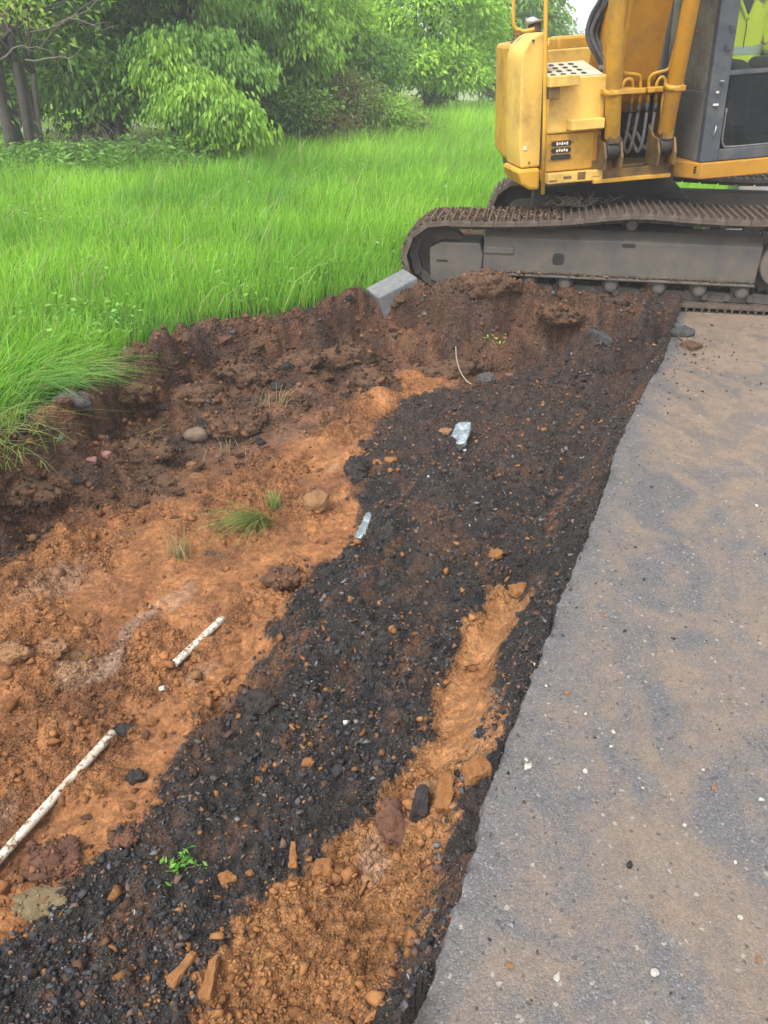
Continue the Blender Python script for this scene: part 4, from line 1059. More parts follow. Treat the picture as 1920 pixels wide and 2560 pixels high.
sh = MB()
sh.box((-pitch * 0.49, -0.25, -0.014), (pitch * 0.49, 0.25, 0.0))
for gx0 in (-0.062, -0.006, 0.050):
    sh.prism([(gx0 - 0.010, 0.0), (gx0 + 0.010, 0.0), (gx0 + 0.006, 0.024), (gx0 - 0.006, 0.024)], 1, -0.249, 0.249)
for e in (-1, 1):                                                    # turned-down lip along each end of the shoe
    sh.box((-pitch * 0.49, e * 0.252 - 0.008, -0.034), (pitch * 0.49, e * 0.252 + 0.008, -0.006))
SHOE = sh.mesh('track_shoe', M_shoe)
for side_y, nm, sx0 in ((-1.04, 'nearer track, mud-caked at its left end', 0.0), (1.04, 'farther track behind the swing base', 0.5)):
    TF = ((sx0 * math.cos(R(11)), -sx0 * math.sin(R(11)), 0), TRF[1])
    ch = MB()
    for i in range(NSH):
        a0 = loop_at(i * pitch); a1 = loop_at((i + 1) * pitch); dv = (a1 - a0) / np.linalg.norm(a1 - a0); nv = np.array((-dv[1], dv[0])); c_ = (a0 + a1) / 2
        for yy in (-0.085, 0.085):
            v = []
            for dy in (-0.018, 0.018):
                for ux, uz in ((-0.085, -0.082), (0.055, -0.082), (0.085, -0.055), (0.085, -0.016), (-0.06, -0.016), (-0.085, -0.045)):
                    q = c_ + dv * ux + nv * uz; v.append((q[0], side_y + yy + dy + (0.012 if ux > 0 else -0.012), q[1]))
            ch.add(v, [(0, 1, 2, 3, 4, 5), (11, 10, 9, 8, 7, 6)] + [(k, k + 6, (k + 1) % 6 + 6, (k + 1) % 6) for k in range(6)])
        q = a0 + nv * -0.05
        ch.tube([(q[0], side_y - 0.135, q[1]), (q[0], side_y + 0.135, q[1])], 0.024, 8)
    chain = ch.build('track', M_steel, exc, 0  , TF, nm)
    for i in range(NSH):
        c_ = loop_at((i + 0.5) * pitch); a0 = loop_at(i * pitch); a1 = loop_at((i + 1) * pitch); dv = (a1 - a0) / np.linalg.norm(a1 - a0); nv = np.array((-dv[1], dv[0]))
        o = bpy.data.objects.new('track_shoe', SHOE)
        o.matrix_local = Matrix(((dv[0], 0, nv[0], c_[0] + nv[0] * 0.002), (0, 1, 0, side_y), (dv[1], 0, nv[1], c_[1] + nv[1] * 0.002), (0, 0, 0, 1)))
        link(o, chain)
    s_ = -1 if side_y < 0 else 1
    yo = side_y + s_ * 0.15; yi = side_y - s_ * 0.16
    fr = MB()
    fr.prism([(yo, 0.20), (yo, 0.455), (yo - s_ * 0.10, 0.515), (yi, 0.515), (yi, 0.20)][::(1 if s_ < 0 else -1)], 0, -0.93, 1.06)
    fr.box((-0.925, min(yo, yo + s_ * 0.03), 0.178), (1.055, max(yo, yo + s_ * 0.03), 0.199))
    fr.box((-0.93, min(yo - s_ * .01, yo + s_ * 0.012), 0.335), (-0.70, max(yo - s_ * .01, yo + s_ * 0.012), 0.385))
    frame = fr.build('track_frame', M_frame, exc, 0.008  , TF)
    gd = MB().prism([(-1.33, 0.12), (-1.345, 0.36), (-1.26, 0.405), (-0.96, 0.41), (-0.932, 0.33), (-0.94, 0.10), (-1.02, 0.075), (-1.25, 0.075)], 1, min(yo + s_ * 0.02, yi), max(yo + s_ * 0.02, yi))
    gd.build('idler_guard', M_frame, frame, 0.012)
    MB().box((-1.285, min(yo + s_ * .0215, yo + s_ * .023), 0.262), (-1.20, max(yo + s_ * .0215, yo + s_ * .024), 0.278)).build('guard_slot_shade', M_blk, frame)  # raised black bar; the slot's shade is put into its colour
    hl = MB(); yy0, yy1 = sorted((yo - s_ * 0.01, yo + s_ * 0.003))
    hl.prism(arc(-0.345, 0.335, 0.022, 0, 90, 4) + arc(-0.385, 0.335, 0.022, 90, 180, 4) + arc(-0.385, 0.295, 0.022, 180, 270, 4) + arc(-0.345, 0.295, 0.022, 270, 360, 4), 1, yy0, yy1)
    hl.build('frame_hole_shade', M_blk, frame)  # raised black caps; shade of hole and slot is put into the colour
    hl = MB(); hl.prism(arc(0.165, 0.432, 0.014, -90, 90, 6) + arc(0.095, 0.432, 0.014, 90, 270, 6), 1, yy0, yy1); hl.build('frame_slot_shade', M_blk, frame)
    MB().tube([(-1.26, side_y - 0.05, 0.30), (-1.26, side_y - 0.045, 0.30), (-1.26, side_y + 0.045, 0.30), (-1.26, side_y + 0.05, 0.30)], [0.185, 0.20, 0.20, 0.185], 28).build('idler', M_steel, exc, 0  , TF)
    sp = []
    for k in range(42):
        a_ = 2 * math.pi * k / 42; r_ = 0.255 if (k % 2) else 0.215; sp.append((1.22 + r_ * math.cos(a_), 0.345 + r_ * math.sin(a_)))
    MB().prism(sp, 1, side_y - 0.03, side_y + 0.03).build('sprocket', M_steel, exc, 0  , TF)
    MB().tube([(1.22, yo + s_ * 0.04, 0.345), (1.22, yi, 0.345)], 0.16, 24).build('final_drive', M_frame, exc, 0.01  , TF)
    for rx_ in (-0.81, -0.565, -0.295, 0.045, 0.395, 0.685, 0.985):
        ro = MB().tube([(rx_, side_y - 0.155, 0.135), (rx_, side_y - 0.10, 0.135), (rx_, side_y - 0.099, 0.135), (rx_, side_y + 0.099, 0.135), (rx_, side_y + 0.10, 0.135), (rx_, side_y + 0.155, 0.135)], [0.045, 0.048, 0.064, 0.064, 0.048, 0.045], 18)
        rl = ro.build('roller', M_steel, frame)
        MB().tube([(rx_, yo - s_ * 0.012, 0.135), (rx_, yo + s_ * 0.012, 0.135)], [0.040, 0.033], 6).build('roller_cap', M_frame, frame)
    MB().tube([(0.13, yo + s_ * 0.005, 0.578), (0.13, yo - s_ * 0.02, 0.578), (0.13, yo - s_ * 0.021, 0.578), (0.13, yi, 0.578)], [0.036, 0.036, 0.048, 0.048], 16).build('carrier_roller', M_steel, frame)
    MB().box((0.09, yi - 0.03, 0.50), (0.17, yi + 0.03, 0.60)).build('roller_bracket', M_frame, frame)
# mud, roots and crumbs packed on the left half of the near track and along its frame
mrg = np.random.default_rng(31); q_ = []
for i in range(4200):
    s_ = mrg.uniform(cum[-1] * 0.31, cum[-1] * 0.62); c_ = loop_at(s_); a1 = loop_at(s_ + 0.02); dv = (a1 - c_) / np.linalg.norm(a1 - c_); nv = np.array((-dv[1], dv[0]))
    w_ = np.exp(-max(0, c_[0] + 0.8) / 0.75)
    if mrg.uniform() > 0.15 + 0.85 * w_: continue
    k_ = mrg.uniform(0.004, 0.022); q_.append((c_[0] + nv[0] * k_, -1.04 + mrg.uniform(-0.24, 0.24), c_[1] + nv[1] * k_))
for i in range(420):
    q_.append((mrg.uniform(-0.9, 1.05), -1.205 - mrg.uniform(0, 0.012), 0.20 + 0.012 * mrg.uniform()))
q_ = np.array(q_)
cc = np.where((mrg.uniform(0, 1, len(q_)) < 0.7)[:, None], np.array((0.075, 0.045, 0.030)), np.array((0.13, 0.085, 0.050))) * mrg.uniform(0.5, 1.5, (len(q_), 1))
mud = scatter_mesh('mud_cake', q_, np.clip(0.009 * np.exp(mrg.normal(0, .5, len(q_))), .003, .03), cc, SHC, M_crumb, mrg, 0.45)
mud.parent = exc; mud.location, mud.rotation_euler = TRF; mud['kind'] = 'stuff'
cb = MB()
cb.prism([(-0.92, 0.28), (-0.92, 0.48), (-0.5, 0.66), (0.5, 0.66), (0.92, 0.48), (0.92, 0.28)], 0, -0.62, 0.62)
cb.build('car_body', M_steel, exc, 0.02, TRF)
MB().tube([(0, 0, 0.64), (0, 0, 0.86)], 0.52, 40).build('swing_ring', M_blk, exc, 0.01, TRF)

# ---------------------------------------------------------------- upper body
up(MB().prism([(-0.86, -0.88), (1.14, -0.88), (1.14, 0.9), (0.75, 1.3), (0.2, 1.4), (-0.28, 1.28), (-0.58, 0.98), (-0.80, 0.45), (-0.86, 0.0)], 2, 0.855, 0.962), 'deck_frame', M_grime, None, 0.01)
bd = MB()
prof = [(-1.015, 0.985), (-1.030, 1.15), (-1.030, 1.63)] + arc(-0.87, 1.665, 0.160, 180, 93, 10) + [(-0.864, 1.824), (-0.864, 0.985)]
bd.prism(prof, 1, -0.80, -0.42, True)
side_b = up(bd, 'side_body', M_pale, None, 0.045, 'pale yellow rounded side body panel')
sk = MB(); sk.prism([(-1.045, 0.980), (-1.045, 0.955), (-1.01, 0.875), (-0.95, 0.835), (-0.875, 0.83), (-0.875, 0.980)], 1, -0.83, -0.42)
up(sk, 'body_skirt', M_yel, side_b, 0.02)
up(MB().box((-1.00, -0.806, 1.105), (-0.975, -0.799, 1.13)), 'paint_chip', M_pale_mark, side_b)
up(MB().prism([(-0.86, -0.418), (-0.98, -0.415), (-0.94, 0.0), (-0.86, 0.5), (-0.62, 1.0), (-0.30, 1.32), (0.2, 1.45), (0.75, 1.35), (1.1, 0.96), (0.15, 0.952), (-0.55, 0.90), (-0.866, 0.10)], 2, 0.965, 1.76), 'counterweight', M_yel, None, 0.03)
up(MB().box((-0.60, 0.12, 0.965), (0.15, 0.90, 1.745)), 'engine_hood', M_yel, None, 0.02)
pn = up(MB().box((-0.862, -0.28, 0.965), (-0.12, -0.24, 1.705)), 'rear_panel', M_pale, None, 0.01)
up(MB().box((-0.860, -0.10, 1.40), (-0.70, 0.10, 1.775)), 'hood_box', M_grime, None, 0.01)
up(MB().box((-0.55, -0.12, 1.40), (-0.28, 0.10, 1.785)), 'tank_cover', M_yel, None, 0.02)
up(MB().box((-0.26, -0.20, 1.60), (-0.06, 0.05, 1.735)), 'filter_housing', M_grime, None, 0.015)
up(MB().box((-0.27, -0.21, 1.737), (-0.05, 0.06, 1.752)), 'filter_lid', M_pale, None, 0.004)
ex = up(MB().tube([(-0.76, -0.20, 1.70), (-0.76, -0.20, 1.885)], 0.048, 18), 'exhaust_stack', paint('rusty_stack', (0.10, 0.055, 0.03), (0.04, 0.03, 0.025), 0.7, 0.8, 14))
up(MB().tube([(-0.765, -0.20, 1.886), (-0.77, -0.20, 1.905), (-0.76, -0.20, 1.918)], [0.062, 0.060, 0.01], 18), 'rain_cap', M_silver, ex)

for z_ in (1.02, 1.78):
    up(MB().tube([(-0.955, -0.808, z_), (-0.955, -0.796, z_)], 0.009, 6), 'bolt', M_grime, side_b)
for q_ in range(4):
    up(MB().box((-0.858 + 0.105 * q_, -0.9875, 0.905 + 0.012 * (q_ % 2)), (-0.80 + 0.105 * q_, -0.9855, 0.915 + 0.02 * (q_ % 3))), 'paint_scrape', M_grime, side_b)
up(MB().box((-0.8775, -0.86, 0.99), (-0.8725, -0.55, 1.82)), 'panel_gap', M_blk, side_b)
tb = up(MB().box((-0.868, -0.945, 0.965), (-0.478, -0.5, 1.21)), 'toolbox', M_yel, None, 0.010)
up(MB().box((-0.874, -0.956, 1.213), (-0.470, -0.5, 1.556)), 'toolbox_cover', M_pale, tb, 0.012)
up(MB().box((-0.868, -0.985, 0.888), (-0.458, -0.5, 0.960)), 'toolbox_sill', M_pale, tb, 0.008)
# stepped tread on top of the toolbox
tr = MB()
tr.add([(-0.87, -0.95, 1.560), (-0.50, -0.95, 1.560), (-0.50, -0.55, 1.632), (-0.87, -0.55, 1.632), (-0.87, -0.95, 1.552), (-0.50, -0.95, 1.552), (-0.50, -0.55, 1.552), (-0.87, -0.55, 1.552)],
       [(0, 1, 2, 3), (4, 7, 6, 5), (0, 4, 5, 1), (1, 5, 6, 2), (2, 6, 7, 3), (3, 7, 4, 0)])
trd = up(tr, 'tread_plate', M_trd, tb)
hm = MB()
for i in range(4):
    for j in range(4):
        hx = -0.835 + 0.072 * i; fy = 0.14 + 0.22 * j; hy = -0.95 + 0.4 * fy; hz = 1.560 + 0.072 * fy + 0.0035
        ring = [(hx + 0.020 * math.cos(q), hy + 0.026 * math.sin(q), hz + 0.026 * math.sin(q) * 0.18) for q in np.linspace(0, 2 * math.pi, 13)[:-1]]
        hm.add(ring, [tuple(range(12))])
ho = up(hm, 'tread_hole_shade', M_blk, trd); ho['kind'] = 'stuff'  # flat black discs on the plate; shade of holes put into the colour
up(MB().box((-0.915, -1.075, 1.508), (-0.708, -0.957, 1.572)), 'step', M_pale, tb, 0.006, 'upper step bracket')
up(MB().box((-0.905, -1.05, 1.435), (-0.835, -0.958, 1.505)), 'step_bracket', M_grime, tb, 0.004)
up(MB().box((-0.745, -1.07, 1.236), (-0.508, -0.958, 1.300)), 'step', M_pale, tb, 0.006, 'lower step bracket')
# badge of three dark slots with pale marks
bg_ = up(MB().box((-0.846, -0.9495, 1.036), (-0.694, -0.946, 1.172)), 'badge', M_org, tb, 0.002)
for k in range(3):
    z0 = 1.130 - 0.044 * k
    sl_ = MB().prism(arc(-0.714, z0 + 0.018, 0.017, -90, 90, 6) + arc(-0.826, z0 + 0.018, 0.017, 90, 270, 6), 1, -0.9535, -0.9500)
    so_ = up(sl_, 'badge_slot', M_blk, tb)
    if k < 2:
        mk = MB()
        for q in range(5):
            cx_ = -0.806 + 0.018 * q
            mk.box((cx_, -0.9560, z0 + 0.008 + 0.003 * (q % 2)), (cx_ + 0.012, -0.9538, z0 + 0.028 - 0.004 * ((q + k) % 2)))
        up(mk, 'badge_mark', M_pale_mark, tb)
for bx_, bz_ in ((-0.858, 1.145), (-0.682, 1.15), (-0.858, 1.05), (-0.686, 1.05)):
    up(MB().tube([(bx_, -0.953, bz_), (bx_, -0.944, bz_)], 0.006, 8), 'bolt', M_org, tb)

# handrail
up(MB().tube([(-0.906, -1.0, 0.83), (-0.915, -1.0, 1.3), (-0.935, -1.0, 1.8), (-0.955, -1.0, 2.35), (-0.945, -0.97, 2.55), (-0.92, -0.85, 2.6), (-0.92, -0.55, 2.6)], 0.0145, 10), 'handrail', M_yel)
up(MB().tube(smooth_path([(-1.02, -0.52, 2.75), (-1.02, -0.52, 2.3), (-1.015, -0.52, 1.93), (-1.0, -0.52, 1.86), (-0.95, -0.53, 1.838), (-0.87, -0.55, 1.845)], 5), 0.012, 8), 'grab_rail', M_yel)
up(MB().box((-1.01, -0.555, 1.815), (-0.97, -0.50, 1.845)), 'rail_foot', M_grime)

# boom, its two lift cylinders and the pipework on its belly
bm_ = MB()
bprof = [(-0.70, 1.29), (-0.80, 1.37), (-0.87, 1.50), (-1.02, 2.02), (-1.30, 2.85), (-1.75, 3.45), (-1.62, 3.72), (-1.25, 3.45), (-0.80, 2.75), (-0.50, 1.95), (-0.38, 1.50), (-0.42, 1.34), (-0.55, 1.27)]
bm_.prism(bprof, 0, -0.405, -0.075)
boom = up(bm_, 'boom', M_org, None, 0.012, 'orange-yellow boom rising from the middle of the body')
for nm, l0, l1 in (('left lift cylinder', -0.435, -0.553), ('right lift cylinder', -0.045, -0.050)):
    cy = MB().tube([(l0, -1.03, 1.16), (l0, -1.035, 1.18), (l1, -1.21, 2.05), (l1 + (l1 - l0) * .4, -1.36, 2.75)], [0.046, 0.054, 0.054, 0.054], 24)
    co_ = up(cy, 'lift_cylinder', M_org if l0 > -0.2 else M_yel, None, 0.004, nm)
    up(MB().tube([(l1 + (l1 - l0) * .4, -1.36, 2.75), (l1 + (l1 - l0) * .6, -1.46, 3.2)], 0.032, 16), 'piston_rod', M_silver, co_)
    up(MB().tube([(l0 - 0.045, -1.03, 1.085), (l0 + 0.045, -1.03, 1.085)], 0.060, 20), 'cylinder_eye', M_blk, co_, 0.006)
    up(MB().box((l0 - 0.04, -1.085, 1.13), (l0 + 0.04, -0.98, 1.185)), 'cylinder_neck', M_grime, co_, 0.008)
    up(MB().tube([(l0 + (l1 - l0) * .36, -1.088, 1.440), (l0 + (l1 - l0) * .40, -1.095, 1.476)], 0.0590, 24), 'clamp_band', M_yel, co_)
    # bracket cheeks that carry the eye
    for e in (-1, 1):
        ck = MB().prism([(-0.90, 0.965), (-1.10, 0.965), (-1.11, 1.05), (-1.07, 1.14), (-0.99, 1.15), (-0.90, 1.22)], 0, l0 + e * 0.060 - 0.009, l0 + e * 0.060 + 0.009)
        up(ck, 'bracket_cheek', M_grime, None, 0.004)
up(MB().box((-0.535, -0.955, 0.968), (-0.500, -0.40, 1.42)), 'boom_post', M_org, None, 0.008, 'left boom mounting plate')
up(MB().box((0.030, -0.955, 0.968), (0.070, -0.40, 1.42)), 'boom_post', M_grime, None, 0.008, 'right boom mounting plate')
fp = MB()
op = [(-0.535, 0.875), (0.06, 0.875), (0.06, 1.02), (-0.09, 1.02)] + arc(-0.13, 0.985, 0.035, 0, -90, 4) + arc(-0.35, 0.985, 0.035, 270, 180, 4) + [(-0.385, 1.02), (-0.535, 1.02)]
fp.prism(op, 1, -0.965, -0.945)
up(fp, 'front_plate', M_grime, None, 0.003)
up(MB().box((-0.53, -1.00, 0.868), (0.055, -0.967, 0.895)), 'front_lip', M_yel, None, 0.004)
up(MB().box((-0.538, -0.62, 0.968), (0.063, -0.60, 1.50)), 'bay_shade_back', M_blk)  # black sheet; shade deep in the bay is put into its colour
up(MB().tube([(-0.60, -0.58, 1.42), (0.12, -0.58, 1.42)], 0.06, 18), 'boom_pin', M_grime)
for xt, xb, zb in ((-0.271, -0.292, 1.085), (-0.213, -0.238, 1.065), (-0.151, -0.158, 1.065), (-0.092, -0.104, 1.080)):
    up(MB().tube(smooth_path([(xt, -0.93, 1.375), (xt - 0.002, -0.935, 1.33), ((xt + xb) / 2, -0.935, 1.22), (xb, -0.92, zb + 0.03), (xb - 0.010, -0.89, zb - 0.02), (xb - 0.026, -0.86, zb + 0.01), (xb - 0.034, -0.78, zb + 0.07), (xb - 0.03, -0.66, zb + 0.10)], 5), 0.0120, 10), 'boom_hose', M_hose2)
    up(MB().tube([(xt, -0.93, 1.36), (xt, -0.93, 1.425)], [0.015, 0.011], 10), 'hose_fitting', M_org)
    up(MB().tube([(xt - 0.003, -0.934, 1.300), (xt, -0.931, 1.36)], 0.0155, 8), 'hose_ferrule', M_rub)
for x0_, x1_ in ((-0.308, -0.196), (-0.180, -0.068)):
    cl = up(MB().box((x0_, -0.985, 1.422), (x1_, -0.915, 1.458)), 'pipe_clamp', M_yel, None, 0.008)
    up(MB().tube([((x0_ + x1_) / 2, -0.998, 1.44), ((x0_ + x1_) / 2, -0.98, 1.44)], 0.011, 6), 'clamp_bolt', M_org, cl)
up(MB().box((-0.520, -1.150, 1.440), (-0.310, -0.965, 1.470)), 'pipe_bracket', M_yel, None, 0.004)
up(MB().box((-0.066, -1.150, 1.432), (0.010, -0.965, 1.466)), 'pipe_bracket', M_org, None, 0.004)
pipes = [
 [(-0.215, -0.935, 1.43), (-0.225, -0.94, 1.50), (-0.235, -0.95, 1.525), (-0.268, -0.955, 1.540), (-0.355, -0.965, 1.555), (-0.380, -0.975, 1.580), (-0.388, -0.99, 1.64), (-0.396, -1.04, 1.80), (-0.41, -1.12, 2.05), (-0.41, -1.33, 2.7)],
 [(-0.152, -0.935, 1.43), (-0.163, -0.94, 1.49), (-0.158, -0.95, 1.520), (-0.135, -0.96, 1.538), (-0.060, -0.975, 1.553), (-0.042, -0.985, 1.580), (-0.042, -1.01, 1.66), (-0.040, -1.06, 1.80), (-0.035, -1.10, 2.0), (-0.03, -1.30, 2.6)],
 [(-0.271, -0.935, 1.43), (-0.283, -0.95, 1.480), (-0.296, -0.96, 1.508), (-0.322, -0.965, 1.517), (-0.349, -0.965, 1.505), (-0.362, -0.96, 1.46), (-0.376, -0.955, 1.35), (-0.385, -0.97, 1.15)],
 [(-0.092, -0.935, 1.43), (-0.110, -0.95, 1.455), (-0.106, -0.96, 1.493), (-0.084, -0.965, 1.514), (-0.058, -0.965, 1.495), (-0.053, -0.965, 1.46), (-0.054, -0.955, 1.36), (-0.045, -0.97, 1.16)]]
for pth in pipes:
    up(MB().tube(smooth_path(pth, 5), 0.0110, 10), 'hydraulic_pipe', M_yel)

# hoses climbing past the tread and one looping to the right
for k in range(5):
    ox, oy, oz = ((0, 0, 0), (0.035, 0.02, 0), (0.018, -0.03, 0), (0.058, -0.01, 0), (0.075, 0.03, 0))[k]
    sp_ = 0.030 * k
    up(MB().tube(smooth_path([(-0.40 + ox * .6, -0.66 + oy, 1.58), (-0.415 + ox * .6, -0.65 + oy, 1.63), (-0.475 + ox, -0.62 + oy, 1.72), (-0.50 + ox, -0.60 + oy, 1.80), (-0.485 + ox + sp_ * .3, -0.62 + oy, 1.90), (-0.445 + ox + sp_ * .5, -0.68 + oy, 2.0), (-0.37 + ox + sp_ * .5, -0.78 + oy, 2.2), (-0.33 + ox * .4, -0.80, 2.6)], 6), 0.0165, 10), 'arm_hose', M_rub)
    up(MB().tube([(-0.40 + ox * .6, -0.66 + oy, 1.555), (-0.402 + ox * .6, -0.66 + oy, 1.60)], 0.021, 8), 'hose_coupling', M_hose2)
up(MB().tube(smooth_path([(-0.36, -0.62, 1.58), (-0.34, -0.62, 1.66), (-0.29, -0.62, 1.705), (-0.23, -0.62, 1.70), (-0.18, -0.60, 1.62)], 6), 0.015, 10), 'looped_hose', M_rub)

# ---------------------------------------------------------------- cab
cbase = up(MB().prism([(0.105, -0.93), (0.205, -1.145), (1.19, -1.145), (1.19, 0.45), (0.105, 0.45)], 2, 0.858, 0.965), 'cab_base', M_org, None, 0.008, 'orange-yellow sill under the cab')
st_ = MB()
dv = Vector((0.1, -0.215, 0)).normalized(); nv = Vector((-0.215, -0.1, 0)).normalized()
for k in range(3):
    p = Vector((0.105, -0.93, 0)) + dv * 0.175 + nv * 0.003; z0 = 0.895 + 0.017 * k
    st_.add([p + Vector((0, 0, z0)), p + dv * 0.022 + Vector((0, 0, z0)), p + dv * 0.022 + Vector((0, 0, z0 + 0.013)), p + Vector((0, 0, z0 + 0.013))], [(0, 1, 2, 3)])
up(st_, 'sill_sticker', M_blk, cbase)
cab = up(MB().box((0.20, -0.9, 0.967), (1.18, 0.44, 1.02)), 'cab_floor', M_cab, None, 0.004)
up(MB().prism([(-1.128, 0.968), (-1.06, 0.968), (-1.06, 2.62), (-1.10, 2.62)], 0, 0.197, 0.330), 'corner_pillar', M_cab, None, 0.008, 'charcoal cab corner pillar beside the dusty side window')
up(MB().box((1.06, -1.128, 0.968), (1.183, -1.06, 2.62)), 'corner_pillar', M_cab, None, 0.008)
up(MB().box((0.331, -1.126, 0.969), (1.059, -1.075, 1.045)), 'front_panel', M_cab, None, 0.006)
up(MB().box((0.331, -1.115, 1.500), (1.059, -1.075, 1.528)), 'window_rail', M_cab, None, 0.004)
up(MB().box((0.197, -1.05, 2.56), (1.183, 0.44, 2.66)), 'cab_roof', M_cab, None, 0.04)
lowg = MB(); lowg.prism(arc(0.40, 1.105, 0.055, 180, 270, 6) + [(1.058, 1.05), (1.058, 1.499), (0.345, 1.499)], 1, -1.102, -1.096)
up(lowg, 'lower_window', M_glass_low)
tr_ = MB().tube(smooth_path([(0.348, -1.107, 1.30), (0.348, -1.107, 1.12), (0.365, -1.107, 1.068), (0.41, -1.107, 1.053), (0.7, -1.107, 1.052), (1.055, -1.107, 1.052)], 5), 0.007, 6)
up(tr_, 'window_trim', M_hose2)
up(MB().box((0.334, -1.098, 1.53), (1.056, -1.092, 2.54)), 'front_window', M_glass)
up(MB().box((0.199, -1.055, 0.968), (0.222, 0.43, 1.41)), 'side_panel', M_cabg, None, 0.006, 'dusty grey side panel of the cab')
up(MB().box((0.203, -1.055, 1.414), (0.211, 0.43, 2.55)), 'side_window', M_glass_dust, None, 0, 'dust-covered side window of the cab facing the boom')
up(MB().box((0.197, -0.42, 1.412), (0.225, -0.36, 2.55)), 'side_pillar', M_cab)
up(MB().box((0.23, 0.40, 1.02), (1.17, 0.43, 1.60)), 'cab_rear_wall', M_cab)
up(MB().box((0.23, 0.41, 1.602), (1.17, 0.416, 2.555)), 'rear_window', M_glass)
up(MB().box((1.165, -1.055, 1.02), (1.183, 0.43, 1.55)), 'cab_door', M_cab, None, 0.006)
up(MB().box((1.170, -1.055, 1.552), (1.178, 0.43, 2.55)), 'door_window', M_glass)
for bx_, bz_, w_, h_, mm_ in ((0.262, 1.655, 0.040, 0.022, M_cab), (0.255, 1.47, 0.026, 0.006, M_silver), (0.230, 1.325, 0.034, 0.012, M_pale_mark), (0.24, 1.40, 0.014, 0.012, M_pale_mark), (0.27, 1.78, 0.03, 0.014, M_cab)):
    up(MB().box((bx_, -1.142, bz_), (bx_ + w_, -1.126, bz_ + h_)), 'pillar_fitting', mm_)
up(MB().tube([(0.275, -1.135, 1.20), (0.268, -1.145, 1.17), (0.262, -1.135, 1.13)], 0.004, 6), 'pull_cord', M_silver)
seat = up(MB().box((0.52, -0.55, 1.20), (1.02, -0.02, 1.36)), 'seat', M_seat, None, 0.05)
up(MB().box((0.53, -0.02, 1.30), (1.01, 0.12, 2.02), (-6, 0, 0)), 'seat_back', M_seat, seat, 0.05)
up(MB().box((0.60, -0.42, 1.02), (0.94, -0.1, 1.205)), 'seat_base', M_blk, seat)
for sx_ in (0.42, 1.06):
    up(MB().box((sx_ - 0.055, -0.62, 1.02), (sx_ + 0.055, -0.05, 1.50)), 'console', M_cab, None, 0.02)
    up(MB().tube([(sx_, -0.56, 1.49), (sx_ - 0.01, -0.60, 1.60)], [0.012, 0.02], 10), 'joystick', M_blk)
for k in range(2):
    up(MB().box((0.62 + 0.2 * k, -0.98, 1.03), (0.72 + 0.2 * k, -0.84, 1.05), (25, 0, 0)), 'pedal', M_hose2)

# ---------------------------------------------------------------- operator
def up_world(p):
    m = Euler(UPROT).to_matrix()
    return Vector(EXC) + Vector((0, 0, 0.85)) + m @ Vector((p[0], p[1], p[2] - 0.85))
PX, PY, PZ = 0.775, -0.30, 1.36
per = empty('person', up_world((PX, PY, PZ)), 'person in a yellow-green high-visibility jacket sitting in the excavator cab', 'person')
per.rotation_euler = UPROT
M_skin = paint('skin', (0.42, 0.24, 0.17), (0.36, 0.18, 0.12), 0.2, 0.5, 20)
M_shirt = paint('dark_shirt', (0.045, 0.06, 0.055), (0.03, 0.03, 0.03), 0.3, 0.9, 20)
M_pants = paint('dark_trousers', (0.028, 0.032, 0.032), (0.05, 0.045, 0.04), 0.3, 0.9, 20)
M_hv = paint('high_visibility_fabric', (0.78, 0.92, 0.04), (0.60, 0.72, 0.05), 0.25, 0.8, 9)
M_ref = paint('reflective_tape', (0.42, 0.50, 0.42), (0.34, 0.40, 0.32), 0.3, 0.45, 18)
M_hair = paint('brown_hair', (0.05, 0.03, 0.02), (0.03, 0.02, 0.01), 0.3, 0.8, 40)
def skinned(name, chain_pts, edges, radii, mat, parent, root=0, sub=2):
    me = bpy.data.meshes.new(name); me.from_pydata(chain_pts, edges, []); me.materials.append(mat)
    o = bpy.data.objects.new(name, me); link(o, parent)
    m = o.modifiers.new('skin', 'SKIN'); m.use_smooth_shade = True
    for i, r_ in enumerate(radii):
        me.skin_vertices[0].data[i].radius = r_ if isinstance(r_, tuple) else (r_, r_)
    me.skin_vertices[0].data[root].use_root = True
    s = o.modifiers.new('sub', 'SUBSURF'); s.levels = sub; s.render_levels = sub
    return o
# body: pelvis, spine, neck, head; arms to the joysticks; legs bent at the seat edge
bp = [(0, 0, 0.10), (0, 0.03, 0.28), (0, 0.02, 0.46), (0, 0.0, 0.575), (0, -0.01, 0.64), (0, -0.035, 0.72), (0, -0.03, 0.80),
      (-0.17, 0.01, 0.52), (-0.23, -0.03, 0.30), (-0.30, -0.22, 0.22), (-0.325, -0.29, 0.225), (0.17, 0.01, 0.52), (0.23, -0.03, 0.30), (0.29, -0.22, 0.22), (0.295, -0.29, 0.225),
      (-0.10, -0.08, 0.08), (-0.15, -0.42, 0.12), (-0.15, -0.50, -0.22), (-0.15, -0.60, -0.27), (0.10, -0.08, 0.08), (0.15, -0.42, 0.12), (0.15, -0.50, -0.22), (0.15, -0.60, -0.27)]
be = [(0, 1), (1, 2), (2, 3), (3, 4), (4, 5), (5, 6), (2, 7), (7, 8), (8, 9), (9, 10), (2, 11), (11, 12), (12, 13), (13, 14), (0, 15), (15, 16), (16, 17), (17, 18), (0, 19), (19, 20), (20, 21), (21, 22)]
brd = [(0.15, 0.10), (0.13, 0.09), (0.15, 0.10), (0.055, 0.055), (0.055, 0.06), (0.078, 0.095), (0.06, 0.075), 0.06, 0.045, 0.032, 0.028, 0.06, 0.045, 0.032, 0.028, 0.085, 0.065, 0.045, 0.035, 0.085, 0.065, 0.045, 0.035]
body = skinned('body', bp, be, brd, M_skin, per)
